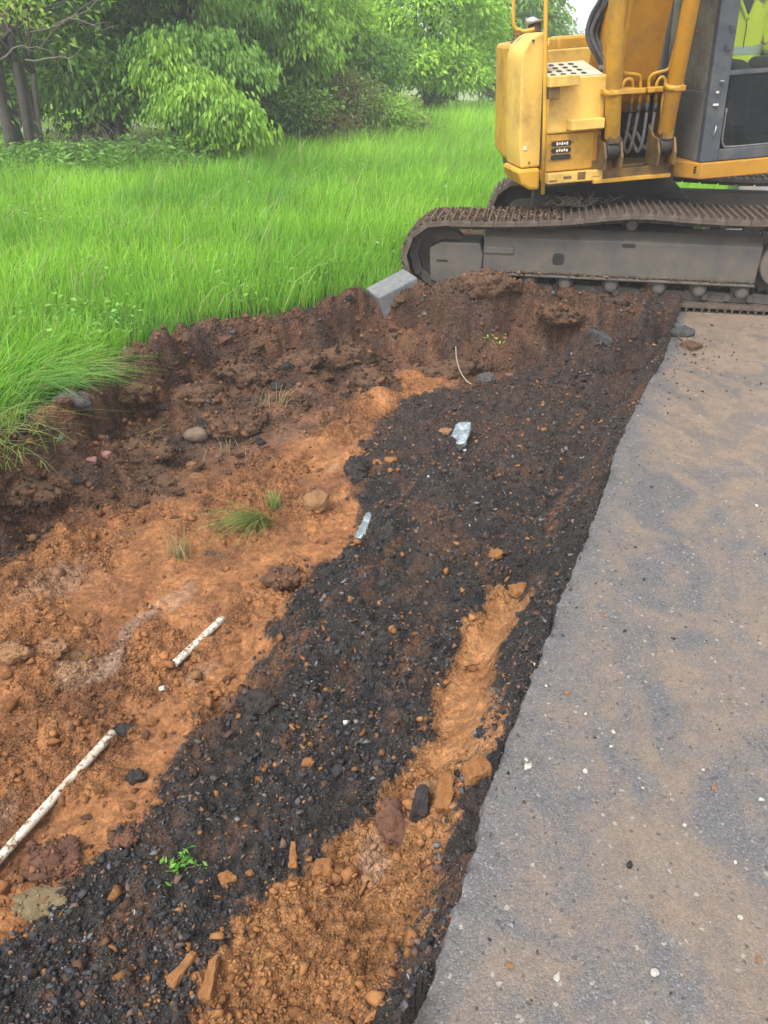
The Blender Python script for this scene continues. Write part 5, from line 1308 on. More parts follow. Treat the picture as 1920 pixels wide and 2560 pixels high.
# hands closed round the joysticks
for s_ in (-1, 1):
    wx0 = -0.325 if s_ < 0 else 0.295
    hp = [(wx0, -0.29, 0.225), (wx0, -0.35, 0.225)]; hed = [(0, 1)]; hr = [0.026, 0.030]
    for k, fx in enumerate((-0.024, -0.008, 0.008, 0.024)):
        L_ = (0.028, 0.034, 0.032, 0.025)[k]; b0 = len(hp)
        hp += [(wx0 + fx, -0.375, 0.235), (wx0 + fx, -0.375 - L_, 0.225), (wx0 + fx, -0.370 - L_, 0.195)]; hed += [(1, b0), (b0, b0 + 1), (b0 + 1, b0 + 2)]; hr += [0.0095, 0.0085, 0.008]
    b0 = len(hp); hp += [(wx0 - s_ * 0.03, -0.325, 0.215), (wx0 - s_ * 0.04, -0.36, 0.20)]; hed += [(0, b0), (b0, b0 + 1)]; hr += [0.011, 0.009]
    skinned('hand', hp, hed, hr, M_skin, body)
for ex_ in (-1, 1):
    MB().tube([(ex_ * 0.030, -0.125, 0.745), (ex_ * 0.030, -0.133, 0.745)], 0.009, 10).build('eye', M_blk, body)
    MB().tube([(ex_ * 0.080, -0.03, 0.765), (ex_ * 0.088, -0.02, 0.745), (ex_ * 0.080, -0.025, 0.715)], [0.012, 0.016, 0.010], 8).build('ear', M_skin, body)
MB().tube([(0, -0.125, 0.745), (0, -0.150, 0.715), (0, -0.125, 0.708)], [0.008, 0.013, 0.010], 8).build('nose', M_skin, body)
MB().tube([(-0.024, -0.126, 0.678), (0, -0.132, 0.676), (0.024, -0.126, 0.678)], 0.006, 6).build('mouth', paint('lips', (0.30, 0.12, 0.10), (0.2, 0.08, 0.07), 0.2, 0.5), body)
def ell(cx, cy, cz, rx_, ry_, n=28, wob=0.0, ph=0.0):
    return [(cx + rx_ * (1 + wob * math.sin(5 * q + ph)) * math.cos(q), cy + ry_ * (1 + wob * math.cos(4 * q + ph)) * math.sin(q), cz + wob * 0.25 * math.sin(3 * q + ph)) for q in np.linspace(0, 2 * math.pi, n + 1)[:-1]]
MB().loft([ell(0, -0.02, 0.765, .086, .102), ell(0, -0.012, 0.80, .086, .10), ell(0, -0.01, 0.835, .066, .078), ell(0, -0.01, 0.85, .02, .03)]).build('hair', M_hair, per)
jk = MB(); rings = []
for zz, rx_, ry_, cy in ((0.155, .215, .150, -.01), (0.17, .225, .165, -.012), (0.22, .215, .155, .0), (0.26, .212, .150, .01), (0.31, .215, .150, .015), (0.36, .222, .150, .018), (0.42, .228, .150, .02), (0.48, .225, .142, .02), (0.53, .200, .120, .02), (0.565, .150, .095, .015), (0.595, .085, .080, .005)):
    rings.append(ell(0, cy, zz, rx_, ry_, 36, 0.022, zz * 31))
jk.loft(rings)
for s_ in (-1, 1):
    jk.tube(smooth_path([(s_ * 0.16, 0.015, 0.525), (s_ * 0.235, 0.0, 0.45), (s_ * 0.26, -0.03, 0.31), (s_ * 0.285, -0.13, 0.245), (s_ * 0.305, -0.25, 0.225)], 4), [0.085, 0.085, 0.084, 0.083, 0.082, 0.079, 0.076, 0.073, 0.070, 0.069, 0.067, 0.065, 0.062, 0.058, 0.054, 0.05, 0.047], 16)
jacket = jk.build('jacket', M_hv, per)
rb = MB(); rb.loft([ell(0, -0.0, 0.225, .222, .162, 36, 0.02, 7.0), ell(0, 0.006, 0.285, .220, .158, 36, 0.02, 8.9)], False); rb.build('reflective_band', M_ref, jacket)
# open collar with a dark shirt, zip line, fold lines and pocket flap
MB().add([(-0.055, -0.108, 0.585), (0.055, -0.108, 0.585), (0.0, -0.140, 0.455), (-0.02, -0.06, 0.60), (0.02, -0.06, 0.60)], [(0, 2, 1), (0, 1, 4, 3)]).build('shirt', M_shirt, per)
MB().tube(smooth_path([(0.0, -0.139, 0.45), (0.004, -0.142, 0.38), (0.0, -0.146, 0.30), (0.003, -0.158, 0.20)], 4), 0.0035, 6).build('zip', M_shirt, jacket)
for s_ in (-1, 1):
    MB().tube(smooth_path([(s_ * 0.062, -0.085, 0.605), (s_ * 0.055, -0.118, 0.56), (s_ * 0.028, -0.138, 0.50), (s_ * 0.004, -0.145, 0.455)], 4), 0.012, 8).build('collar', M_hv, jacket)
MB().box((-0.185, -0.118, 0.405), (-0.115, -0.105, 0.42), (0, 15, 18)).build('pocket_flap', M_shirt, jacket)
for s_ in (-1, 1):
    skinned('trouser_leg', [(s_ * 0.09, 0.0, 0.105), (s_ * 0.12, -0.2, 0.12), (s_ * 0.15, -0.43, 0.135), (s_ * 0.15, -0.50, -0.05), (s_ * 0.15, -0.52, -0.20)], [(0, 1), (1, 2), (2, 3), (3, 4)], [0.115, 0.098, 0.084, 0.068, 0.064], M_pants, per)
    MB().loft([ell(s_ * 0.15, -0.53, -0.34, .045, .06), ell(s_ * 0.15, -0.56, -0.32, .05, .11), ell(s_ * 0.15, -0.55, -0.27, .048, .09), ell(s_ * 0.15, -0.52, -0.20, .05, .052)]).build('boot', M_blk, per)

# dry grass caught on the near track
dgm = MB(); lg = random.Random(9)
for i in range(70):
    p = Vector((lg.gauss(0, 0.12), lg.gauss(0, 0.06), 0)); a_ = lg.uniform(0, 6.28)
    dgm.tube([p, p + Vector((math.cos(a_) * .06, math.sin(a_) * .05, lg.uniform(.01, .05))), p + Vector((math.cos(a_) * .12, math.sin(a_) * .1, lg.uniform(.0, .09)))], [0.0035, 0.003, 0.0015], 4)
dg = dgm.build('straw_tuft', M_twig, None, 0, ((1.50, 6.28, 0.645), (0, 0, 0)))
tag(dg, 'tuft of dry straw lying on top of the near track', 'straw')
# ================================================================== THINGS IN AND AROUND THE TRENCH
from mathutils import noise as mnoise
def soil_mat(name, lo, hi, spots=None, rough=0.92):
    m, t, b = new_mat(name); co = coords(t, 'Object')
    c = ramp(t, nnoise(t, 22, 6, 0.7, co), [(0.3, lo), (0.7, hi)])
    if spots: c = mixc(t, ramp(t, nnoise(t, 34, 5, 0.75, co), [(0.52, 0.0), (0.60, 1.0)]), c, spots)
    t.links.new(c, b.inputs['Base Color']); b.inputs['Roughness'].default_value = rough; b.inputs['Specular IOR Level'].default_value = 0.25
    p = bump(t, b, nnoise(t, 60, 6, 0.7, co), 0.6, 0.008); bump(t, b, nnoise(t, 240, 4, 0.7, co), 0.5, 0.003, p)
    return m
MC = {
 'orange': soil_mat('orange_clay', (0.175, 0.075, 0.026), (0.275, 0.127, 0.045)),
 'tan': soil_mat('tan_clay', (0.175, 0.088, 0.040), (0.27, 0.150, 0.072)),
 'pale': soil_mat('pale_rock', (0.12, 0.085, 0.060), (0.20, 0.15, 0.112)),
 'red': soil_mat('red_brown_clay', (0.078, 0.037, 0.024), (0.144, 0.072, 0.045)),
 'brown': soil_mat('brown_soil', (0.060, 0.033, 0.020), (0.120, 0.066, 0.036)),
 'dark': soil_mat('dark_soil', (0.018, 0.016, 0.016), (0.045, 0.037, 0.034)),
 'grey': soil_mat('grey_soil', (0.050, 0.045, 0.042), (0.095, 0.085, 0.078)),
 'olive': soil_mat('olive_clay', (0.120, 0.087, 0.045), (0.198, 0.150, 0.084)),
 'blue': soil_mat('painted_stone', (0.10, 0.125, 0.145), (0.21, 0.25, 0.27), (0.34, 0.38, 0.38), 0.85),
 'pink': soil_mat('pink_stone', (0.252, 0.114, 0.102), (0.312, 0.162, 0.144)),
 'white': soil_mat('white_pebble', (0.348, 0.330, 0.282), (0.456, 0.438, 0.390), None, 0.6),
 'tar': soil_mat('asphalt_lump', (0.027, 0.027, 0.028), (0.072, 0.069, 0.066)),
}
def clod_mesh(name, size, seed, mat, angular=0.0, rough=0.22, sub=4):
    bm = bmesh.new(); bmesh.ops.create_icosphere(bm, subdivisions=sub, radius=1.0)
    rs = random.Random(seed); off = Vector((rs.uniform(-50, 50), rs.uniform(-50, 50), rs.uniform(-50, 50)))
    planes = []
    for k in range(7):
        nrm = Vector((rs.gauss(0, 1), rs.gauss(0, 1), rs.gauss(0, 1))).normalized(); planes.append((nrm, rs.uniform(0.55, 0.85)))
    for v in bm.verts:
        p = v.co.copy()
        if angular:
            for nrm, d in planes:
                k = p.dot(nrm)
                if k > d: p -= nrm * (k - d) * angular
        q = Vector((v.co.x * size[0], v.co.y * size[1], v.co.z * size[2])) * (1.5 / (size[0] * size[1] * size[2]) ** (1 / 3)) + off
        p *= 1 + 1.2 * rough * mnoise.noise(q) + rough * 0.8 * mnoise.noise(q * 2.6) + rough * 0.5 * mnoise.noise(q * 6.0) + rough * 0.22 * mnoise.noise(q * 12.0)
        v.co = Vector((p.x * size[0], p.y * size[1], p.z * size[2]))
    me = bpy.data.meshes.new(name); bm.to_mesh(me); bm.free()
    me.polygons.foreach_set('use_smooth', [angular < 0.65] * len(me.polygons)); me.materials.append(mat)
    return me
def clod(name, label, cat, xy, size, mat, seed, angular=0.0, rough=0.22, rot=(0, 0, 0), lift=0.35, group=None, z=None, sub=4):
    o = bpy.data.objects.new(name, clod_mesh(name, size, seed, MC[mat], angular, rough, sub))
    zz = float(gheight(xy[0], xy[1])[0]) if z is None else z
    o.location = (xy[0], xy[1], zz + size[2] * lift); o.rotation_euler = [R(q) for q in rot]
    link(o); return tag(o, label, cat, group)

def shard(name, label, cat, xy, size, mat, seed, rot=(0, 0, 0), lift=0.5, taper=0.35, rough=0.16):
    """broken blocky piece: a tapered box with split, uneven faces"""
    bm = bmesh.new(); bmesh.ops.create_cube(bm, size=2.0); bmesh.ops.subdivide_edges(bm, edges=bm.edges[:], cuts=6, use_grid_fill=True)
    rs_ = random.Random(seed); off = Vector((rs_.uniform(-50, 50), rs_.uniform(-50, 50), 0)); sk_ = rs_.uniform(-.25, .25); tp = taper
    g = 1.3 / (size[0] * size[1] * size[2]) ** (1 / 3)
    for v in bm.verts:
        p = v.co.copy(); k = 1 - tp * (p.y * 0.5 + 0.5); p.x = p.x * k + sk_ * p.y; p.z *= 1 - 0.5 * tp * (p.y * 0.5 + 0.5)
        e_ = (abs(v.co.x) > .9) + (abs(v.co.y) > .9) + (abs(v.co.z) > .9)
        p *= 1 - 0.10 * (e_ - 1)
        w_ = Vector((p.x * size[0], p.y * size[1], p.z * size[2])); q = w_ * g + off
        d = 1.4 * mnoise.noise(q) + 0.8 * mnoise.noise(q * 2.5) + 0.5 * mnoise.noise(q * 6)
        v.co = w_ + v.co.normalized() * d * rough * min(size) * 1.6
    me = bpy.data.meshes.new(name); bm.to_mesh(me); bm.free(); me.materials.append(MC[mat])
    o = bpy.data.objects.new(name, me); z0 = float(gheight(xy[0], xy[1])[0])
    o.location = (xy[0], xy[1], z0 + size[2] * lift); o.rotation_euler = [R(q) for q in rot]; link(o)
    return tag(o, label, cat)
def crumbly(name, label, cat, xy, size, mat, seed, cols, n=160, rot=(0, 0, 0), lift=0.25, cs=0.006):
    z0 = float(gheight(xy[0], xy[1])[0])
    root = empty(name, (xy[0], xy[1], z0), label, cat); root.rotation_euler = [R(q) for q in rot]
    o = bpy.data.objects.new('body', clod_mesh('body', size, seed, MC[mat], 0.5, 0.28, 4)); o.location = (0, 0, size[2] * lift); link(o, root)
    rg = np.random.default_rng(seed); me = o.data; nv = len(me.vertices); co_ = np.empty(nv * 3); me.vertices.foreach_get('co', co_); co_ = co_.reshape(-1, 3)
    pk = rg.integers(0, nv, n); pk = pk[co_[pk, 2] > -0.5 * size[2]]
    k = rg.uniform(0, 1, (len(pk), 1)); cc = (np.array(cols[0]) * (1 - k) + np.array(cols[1]) * k) * rg.uniform(0.6, 1.4, (len(pk), 1))
    c_ = scatter_mesh('crumbs', co_[pk] + np.array((0, 0, size[2] * lift)), np.clip(cs * np.exp(rg.normal(0, .5, len(pk))), .002, .03), cc, SHC, M_crumb, rg, 0.45)
    c_.parent = root; c_['kind'] = 'stuff'
    return root
m, t, b = new_mat('muddy_white_pvc'); co = coords(t)
c = mixc(t, ramp(t, nnoise(t, 48, 6, 0.75, co), [(0.52, 0.0), (0.58, 1.0)]), (0.55, 0.51, 0.43), (0.16, 0.08, 0.032))
c = mixc(t, ramp(t, nnoise(t, 6, 4, 0.6, co), [(0.50, 0.0), (0.75, 0.75)]), c, (0.24, 0.13, 0.06))
t.links.new(c, b.inputs['Base Color']); b.inputs['Roughness'].default_value = 0.45
bump(t, b, nnoise(t, 48, 6, 0.75, co), 0.15, 0.001)
M_pvc = m
def pipe(label, a, b_, r):
    za = float(gheight(*a)[0]); zb = float(gheight(*b_)[0]); n = 14
    xs = np.linspace(a[0], b_[0], n); ys_ = np.linspace(a[1], b_[1], n)
    zl = gheight(xs, ys_)
    k = np.polyfit(np.arange(n), zl, 1); zz = np.polyval(k, np.arange(n)) + 0.004
    pts = [(xs[i] - a[0], ys_[i] - a[1], zz[i] - zz[0]) for i in range(n)]
    mb = MB(); mb.tube(pts, r, 18)
    o = mb.build('pvc_pipe', M_pvc, None, 0, ((a[0], a[1], float(zz[0]) + r * 0.45), (0, 0, 0)))
    return tag(o, label, 'pipe')
pipe('long white plastic pipe, mud-specked, running in from the left edge of the trench', (-1.24, 1.10), (-0.932, 1.868), 0.0145)
pipe('short white plastic pipe piece half buried in the clay beyond the long pipe', (-0.800, 2.210), (-0.672, 2.505), 0.0145)
clod('pvc_fragment', 'small white plastic fragment in the clay between the two pipe pieces', 'fragment', (-0.819, 2.085), (0.014, 0.012, 0.010), 'white', 3, 0.8)
clod('soil_clod', 'dark soil clod at the upper end of the long white pipe', 'clod', (-0.905, 1.895), (0.045, 0.03, 0.022), 'dark', 4, 0.3)

clod('clay_boulder', 'rounded tan clay lump right of the torn-off grass tuft', 'clod', (-0.333, 3.283), (0.075, 0.062, 0.055), 'tan', 5, 0.3, 0.15)
clod('field_stone', 'pale greyish rounded stone set in the dark spoil bank', 'stone', (-1.119, 4.143), (0.070, 0.05, 0.045), 'pale', 6, 0.2, 0.12, lift=0.7)
crumbly('clay_slab', 'pale flat clay slab at the left edge of the trench', 'clod', (-1.40, 2.19), (0.085, 0.055, 0.032), 'tan', 7, ((0.16, 0.082, 0.036), (0.25, 0.135, 0.06)), 220, cs=0.006)
crumbly('clay_slab', 'pale clay slab just right of the flat slab at the left edge', 'clod', (-1.27, 2.25), (0.06, 0.05, 0.032), 'tan', 8, ((0.16, 0.082, 0.036), (0.25, 0.135, 0.06)), 200, cs=0.006)
crumbly('red_clod', 'large crumbly red-brown clod below the long white pipe', 'clod', (-0.945, 1.36), (0.085, 0.068, 0.042), 'red', 9, ((0.085, 0.040, 0.026), (0.16, 0.075, 0.040)), 420, (0, 8, 20), 0.1, 0.007)
crumbly('olive_slab', 'olive-tan flat clay slab below the large red-brown clod', 'clod', (-0.925, 1.235), (0.085, 0.05, 0.03), 'olive', 10, ((0.13, 0.095, 0.05), (0.21, 0.155, 0.085)), 160, (0, 5, 10), 0.1, 0.005)
crumbly('red_clod', 'small red-brown clod beside the black gravel right of the large red clod', 'clod', (-0.765, 1.44), (0.038, 0.030, 0.025), 'red', 11, ((0.085, 0.040, 0.026), (0.16, 0.075, 0.040)), 120, cs=0.005)
crumbly('dark_clod', 'big dark crumbly clod on the left rim of the black gravel', 'clod', (-0.432, 1.93), (0.075, 0.045, 0.042), 'dark', 12, ((0.022, 0.019, 0.018), (0.060, 0.045, 0.038)), 260, cs=0.006)
crumbly('dark_clod', 'reddish dark clod left of the big dark clod', 'clod', (-0.53, 1.955), (0.042, 0.034, 0.03), 'red', 13, ((0.085, 0.040, 0.026), (0.16, 0.075, 0.040)), 140, cs=0.006)
shard('clay_spike', 'long upright orange clay sliver at the bottom edge of the trench', 'clod', (-0.431, 1.03), (0.017, 0.049, 0.019), 'orange', 14, (14, 0, -6), 0.7, 0.45)
shard('clay_spike', 'leaning orange clay sliver left of the long upright sliver', 'clod', (-0.503, 1.05), (0.016, 0.044, 0.015), 'orange', 15, (10, 0, -32), 0.6, 0.5)
shard('clay_spike', 'upright orange clay sliver at the upper edge of the lower clay patch', 'clod', (-0.258, 1.36), (0.013, 0.036, 0.014), 'orange', 16, (12, 0, 4), 0.7, 0.5)
crumbly('tan_clod', 'pale crumbling clod with straw on it at the head of the lower clay patch', 'clod', (0.145, 1.555), (0.055, 0.04, 0.032), 'tan', 17, ((0.19, 0.085, 0.03), (0.30, 0.15, 0.06)), 200, cs=0.006)
shard('dark_slab', 'black upright slab standing in the clay below the pale crumbling clod', 'slab', (0.105, 1.475), (0.024, 0.047, 0.043), 'dark', 18, (10, 10, -8), 0.5, 0.3)
crumbly('red_clod', 'grey-red flat clod left of the black upright slab', 'clod', (0.025, 1.475), (0.055, 0.06, 0.035), 'red', 19, ((0.085, 0.040, 0.026), (0.16, 0.075, 0.040)), 140, (15, 0, 20), 0.4, 0.005)
shard('clay_slab', 'orange clay block right of the black upright slab', 'clod', (0.172, 1.465), (0.025, 0.058, 0.034), 'orange', 20, (8, 5, -4), 0.5, 0.2)
shard('clay_slab', 'flat-topped orange clod touching the dark gravel under the asphalt edge', 'clod', (0.262, 1.475), (0.043, 0.030, 0.021), 'orange', 21, (0, 0, 20), 0.6, 0.2)
shard('clay_chip', 'angular orange chip lying on black gravel below the small green weed', 'clod', (-0.44, 1.305), (0.022, 0.020, 0.017), 'orange', 22, (5, 8, 30), 0.5, 0.3)
shard('clay_chip', 'orange block at the upper left of the lower clay patch', 'clod', (-0.175, 1.335), (0.029, 0.025, 0.024), 'orange', 23, (0, 6, 12), 0.5, 0.2)
clod('asphalt_chunk', 'dark rounded asphalt chunk on the road edge in front of the track', 'chunk', (2.035, 5.13), (0.085, 0.055, 0.045), 'tar', 24, 0.4, 0.18, z=0.0)
shard('asphalt_chunk', 'brown-grey flat chunk on the road edge nearer than the dark rounded chunk', 'chunk', (2.015, 4.88), (0.072, 0.060, 0.027), 'brown', 25, (0, 5, 40), 2.6, 0.3)
shard('asphalt_chunk', 'broken dark slab tilted on the spoil under the track', 'chunk', (1.52, 5.27), (0.102, 0.043, 0.030), 'tar', 26, (0, 20, -25), 0.8, 0.3)
shard('painted_stone', 'blue-white painted stone in the black gravel near the far end', 'stone', (0.455, 4.13), (0.051, 0.093, 0.019), 'blue', 27, (20, -6, -14), 1.3, 0.15)
shard('painted_stone', 'narrow blue-white streaked stone at the left rim of the black gravel', 'stone', (-0.095, 3.13), (0.025, 0.102, 0.017), 'blue', 28, (8, 14, -12), 0.9, 0.45)
shard('pink_stone', 'pink stone beside the grey sod on the left bank', 'stone', (-1.565, 3.66), (0.030, 0.025, 0.019), 'pink', 29, (0, 10, 20), 0.5, 0.3)
shard('pink_stone', 'smaller pink stone right of the pink stone on the left bank', 'stone', (-1.50, 3.72), (0.022, 0.019, 0.015), 'pink', 30, (10, 0, 60), 0.5, 0.3)
clod('grey_sod', 'round tuft of grey withered sod on the left bank', 'sod', (-1.655, 3.80), (0.105, 0.07, 0.055), 'grey', 31, 0.1, 0.28, lift=0.5)
clod('grey_clod', 'dark brown rounded clod at the foot of the left bank', 'clod', (-1.18, 3.63), (0.06, 0.05, 0.045), 'brown', 32, 0.2, 0.25)
shard('clay_chip', 'pale orange chip above the dark brown clod', 'clod', (-1.09, 3.85), (0.031, 0.025, 0.021), 'tan', 33, (0, 10, 40), 0.5, 0.3)
crumbly('dark_clod', 'ragged black clod at the left rim of the gravel beside the orange clay', 'clod', (-0.15, 3.66), (0.075, 0.11, 0.055), 'dark', 34, ((0.022, 0.019, 0.018), (0.060, 0.045, 0.038)), 320, cs=0.009)
clod('clay_chip', 'orange chip on the black gravel right of the ragged black clod', 'clod', (-0.037, 3.722), (0.034, 0.036, 0.022), 'orange', 35, 0.6, 0.2)
clod('clay_chip', 'second orange chip on the gravel right of the ragged black clod', 'clod', (0.035, 3.76), (0.036, 0.028, 0.022), 'orange', 36, 0.6, 0.2)
shard('clay_chip', 'tan flat chip just left of the blue-white painted stone', 'clod', (0.365, 4.17), (0.038, 0.034, 0.017), 'tan', 37, (0, 6, 70), 0.5, 0.3)
clod('dark_clod', 'grey lump among black gravel above the bent root', 'clod', (0.70, 5.0), (0.07, 0.055, 0.05), 'grey', 38, 0.3, 0.25)
crumbly('brown_clod', 'brown clod on the orange ridge left of the gravel', 'clod', (-0.444, 2.74), (0.09, 0.075, 0.045), 'brown', 39, ((0.085, 0.040, 0.026), (0.16, 0.075, 0.040)), 260, cs=0.008)
clod('dark_clod', 'isolated dark clod in the orange clay right of the long pipe', 'clod', (-0.805, 1.69), (0.030, 0.026, 0.024), 'dark', 40, 0.2, 0.35)
clod('clay_chip', 'orange lump at the tip of the clay streak', 'clod', (0.505, 2.87), (0.035, 0.03, 0.024), 'orange', 41, 0.5, 0.25)
clod('clay_chip', 'orange lump on the gravel right of the clay streak', 'clod', (0.575, 2.64), (0.048, 0.04, 0.026), 'orange', 42, 0.5, 0.3)
clod('orange_stone', 'thumb-sized orange chip in the dark gravel below the white fragment row', 'clod', (-0.24, 1.66), (0.022, 0.017, 0.015), 'orange', 43, 0.7, 0.2)

# many look-alike clods on the clay floor and along the bank
rs = np.random.default_rng(77)
def crowd(n, name, label, cat, group, mats, cond, smin, smax, seed0, angular, ylo=0.9, yhi=5.4):
    protos = [clod_mesh(name, (1.0, 0.8, 0.65), seed0 + k, MC[mats[k % len(mats)]], angular, 0.34, 3) for k in range(8)]
    x, y = fan_points(9000, rs, ylo, yhi, 1.1); z, c0, a = ground(x, y)
    idx = np.nonzero(cond(x, y, a))[0][:n]
    for q, i in enumerate(idx):
        o = bpy.data.objects.new(name, protos[q % 8]); s = float(np.exp(rs.uniform(math.log(smin), math.log(smax))) * (0.75 + 0.12 * y[i]))
        o.location = (x[i], y[i], z[i] + s * 0.2); o.scale = (s, s * rs.uniform(0.7, 1.1), s * rs.uniform(0.6, 1.0)); o.rotation_euler = (rs.normal(0, .3), rs.normal(0, .3), rs.uniform(0, 6.28))
        link(o); tag(o, label, cat, group)
clay_ok = lambda x, y, a: (a['soil'] > 0.9) & (seg_dist(x, y, [(-1.24, 1.10), (-0.932, 1.868), (-0.672, 2.505)]) > 0.05) & (a['black'] < 0.1) & (a['kt'] < 0.4) & (a['dA'] > 0.2) & (x > -0.62 * y - 0.6)
bank_ok = lambda x, y, a: (a['soil'] > 0.6) & (a['kt'] > 0.6) & (a['black'] < 0.2) & (a['dB'] > -0.12) & (y > 3.0) & (a['dA'] > 0.3)
blk_ok = lambda x, y, a: (a['black'] > 0.9) & (a['gro'] < 0.1) & (a['low'] < 0.1) & (a['dA'] > 0.06)
low_ok = lambda x, y, a: (np.maximum(a['low'], 0) > 0.8) & (a['dA'] > 0.08) & (y > 0.8)
crowd(90, 'clay_clod', 'loose orange clay clod lying on the trench floor', 'clod', 'orange clods on the trench floor', ('orange', 'orange', 'orange', 'red'), clay_ok, 0.010, 0.024, 200, 0.75)
crowd(60, 'low_clay_clod', 'loose orange clod heaped in the clay patch beside the asphalt', 'clod', 'clods in the lower clay patch', ('orange', 'orange'), low_ok, 0.009, 0.021, 300, 0.8, 0.8, 1.8)
crowd(110, 'topsoil_clod', 'loose brown topsoil clod on the torn bank', 'clod', 'clods on the torn bank', ('brown', 'brown', 'dark', 'red', 'brown'), bank_ok, 0.016, 0.050, 400, 0.75, 3.0, 6.0)
crowd(40, 'orange_chip', 'small orange chip lying on the black gravel', 'clod', 'orange chips on the black gravel', ('orange', 'red', 'orange', 'red'), blk_ok, 0.006, 0.014, 500, 0.8)
crowd(80, 'stone_chip', 'dark grey stone chip larger than the black gravel round it', 'stone', 'stone chips on the black gravel', ('dark', 'grey', 'tar', 'tar'), blk_ok, 0.010, 0.022, 600, 0.9)

# pale pebbles on the asphalt
PEB = [(0.56, 1.726, .011), (0.395, 1.443, .014), (0.662, 1.568, .008), (0.55, 1.427, .009), (0.27, 0.909, .010), (0.579, 0.894, .011), (0.369, 0.885, .010), (0.395, 1.467, .007), (0.884, 1.374, .009),
       (0.992, 1.337, .009), (0.598, 1.64, .006), (1.605, 2.848, .010), (0.814, 0.923, .008), (0.81, 1.017, .007), (0.692, 1.374, .005), (0.854, 1.156, .006), (0.771, 2.094, .009), (0.502, 1.755, .006), (0.642, 1.516, .006), (0.765, 1.26, .006), (0.376, 1.677, .006), (0.875, 1.435, .005)]
for k, (x_, y_, s) in enumerate(PEB):
    clod('pebble', 'small pale pebble lying on the asphalt road', 'pebble', (x_, y_), (s, s * 0.8, s * 0.6), 'white' if k % 4 else 'tan', 700 + k, 0.7, 0.2, (0, 0, 40 * k), 0.6, 'pale pebbles on the asphalt', float(road_z(np.array([x_]), np.array([y_]))[0]), 2)

# grey block against the track end
blk_ = MB().box((-0.17, -0.115, -0.16), (0.17, 0.115, 0.13))
m = soil_mat('weathered_concrete', (0.114, 0.120, 0.120), (0.198, 0.201, 0.198), (0.12, 0.125, 0.13), 0.85)
bo = blk_.build('concrete_block', m, None, 0.012, ((0.090, 5.87, 0.045), (R(4), R(-20), R(24))))
tag(bo, 'tilted grey concrete block against the left end of the track', 'block')

# root hanging from the sod, roots and torn sod
M_root = paint('pale_root', (0.27, 0.22, 0.165), (0.24, 0.17, 0.11), 0.4, 0.8, 30)
z1 = float(gheight(0.64, 5.06)[0])
ro = MB().tube(smooth_path([(0.0, 0.06, 0.20), (0.005, 0.0, 0.13), (0.03, -0.06, 0.06), (0.075, -0.13, 0.015), (0.135, -0.18, 0.0)], 5), 0.0040, 7).build('root', M_root, None, 0, ((0.50, 5.12, z1 + 0.05), (0, 0, 0)))
tag(ro, 'pale bent root hanging from the torn sod under the track', 'root')
M_fibre = paint('brown_root_fibre', (0.085, 0.055, 0.035), (0.05, 0.032, 0.02), 0.6, 0.95, 30)
M_fib = attr_mat('root_fibre', 0.95, ((200, 0.3, 0.002),), 0.2, 60, 0.1)
def sod_mat(label, cx, cy, sx, sy, hz, n, seed):
    """torn mat of topsoil with hanging root fibres"""
    z0 = float(np.mean(gheight(np.array([cx, cx - sx * .5, cx + sx * .5]), np.array([cy, cy, cy])))) - 0.02
    root = empty('sod_mat', (cx, cy, z0), label, 'sod'); root.rotation_euler = (R(-12 + seed * 7 % 9), R((seed * 13) % 17 - 8), R((seed * 29) % 50 - 25))
    o = bpy.data.objects.new('soil_body', clod_mesh('soil_body', (sx, sy, hz), seed, MC['brown'], 0.2, 0.26, 4)); o.location = (0, 0, hz * 0.15); link(o, root)
    rg = np.random.default_rng(seed)
    V = []; F = []; C = []
    mb = MB()
    for i in range(int(n * 0.45)):
        a_ = rg.uniform(math.pi * 0.9, math.pi * 2.1); px_ = math.cos(a_) * sx * rg.uniform(0.75, 1.0); py_ = math.sin(a_) * sy * rg.uniform(0.8, 1.02); pz_ = hz * rg.uniform(-0.1, 0.7)
        L_ = rg.uniform(0.02, 0.11) * (1.4 if rg.uniform() < 0.12 else 1)
        mb.tube([(px_, py_, pz_), (px_ + rg.normal(0, .022), py_ - 0.016 + rg.normal(0, .01), pz_ - L_ * .45), (px_ + rg.normal(0, .045), py_ - 0.012 + rg.normal(0, .02), pz_ - L_ + abs(rg.normal(0, .015)))], [0.0020, 0.0016, 0.0009], 3, False)
    f = mb.build('root_fibres', M_fibre, root); f['kind'] = 'stuff'
    me = o.data; nv = len(me.vertices); co_ = np.empty(nv * 3); me.vertices.foreach_get('co', co_); co_ = co_.reshape(-1, 3)
    pk = rg.integers(0, nv, 620); pk = pk[co_[pk, 2] > -0.3 * hz]
    cc = np.where((rg.uniform(0, 1, len(pk)) < 0.75)[:, None], np.array((0.070, 0.040, 0.026)), np.array((0.13, 0.064, 0.032))) * rg.uniform(0.5, 1.5, (len(pk), 1))
    cb_ = scatter_mesh('crumbs', co_[pk] + np.array((0, 0, hz * 0.15)), np.clip(0.011 * np.exp(rg.normal(0, .6, len(pk))), .003, .045), cc, SHC, M_crumb, rg, 0.4)
    cb_.parent = root; cb_['kind'] = 'stuff'
    return root
sod_mat('torn sod with hanging root fibres on the bank in front of the track', 0.42, 5.28, 0.36, 0.13, 0.085, 260, 51)
sod_mat('fibrous brown sod lump above the orange clay left of the hanging root', -0.05, 4.98, 0.17, 0.13, 0.12, 240, 52)
sod_mat('crumbly brown sod lump on the left bank above the pale stone', -1.22, 4.62, 0.22, 0.16, 0.10, 120, 53)
sod_mat('overhanging sod lump on the left bank right of the grey sod tuft', -1.36, 3.86, 0.20, 0.11, 0.07, 150, 54)
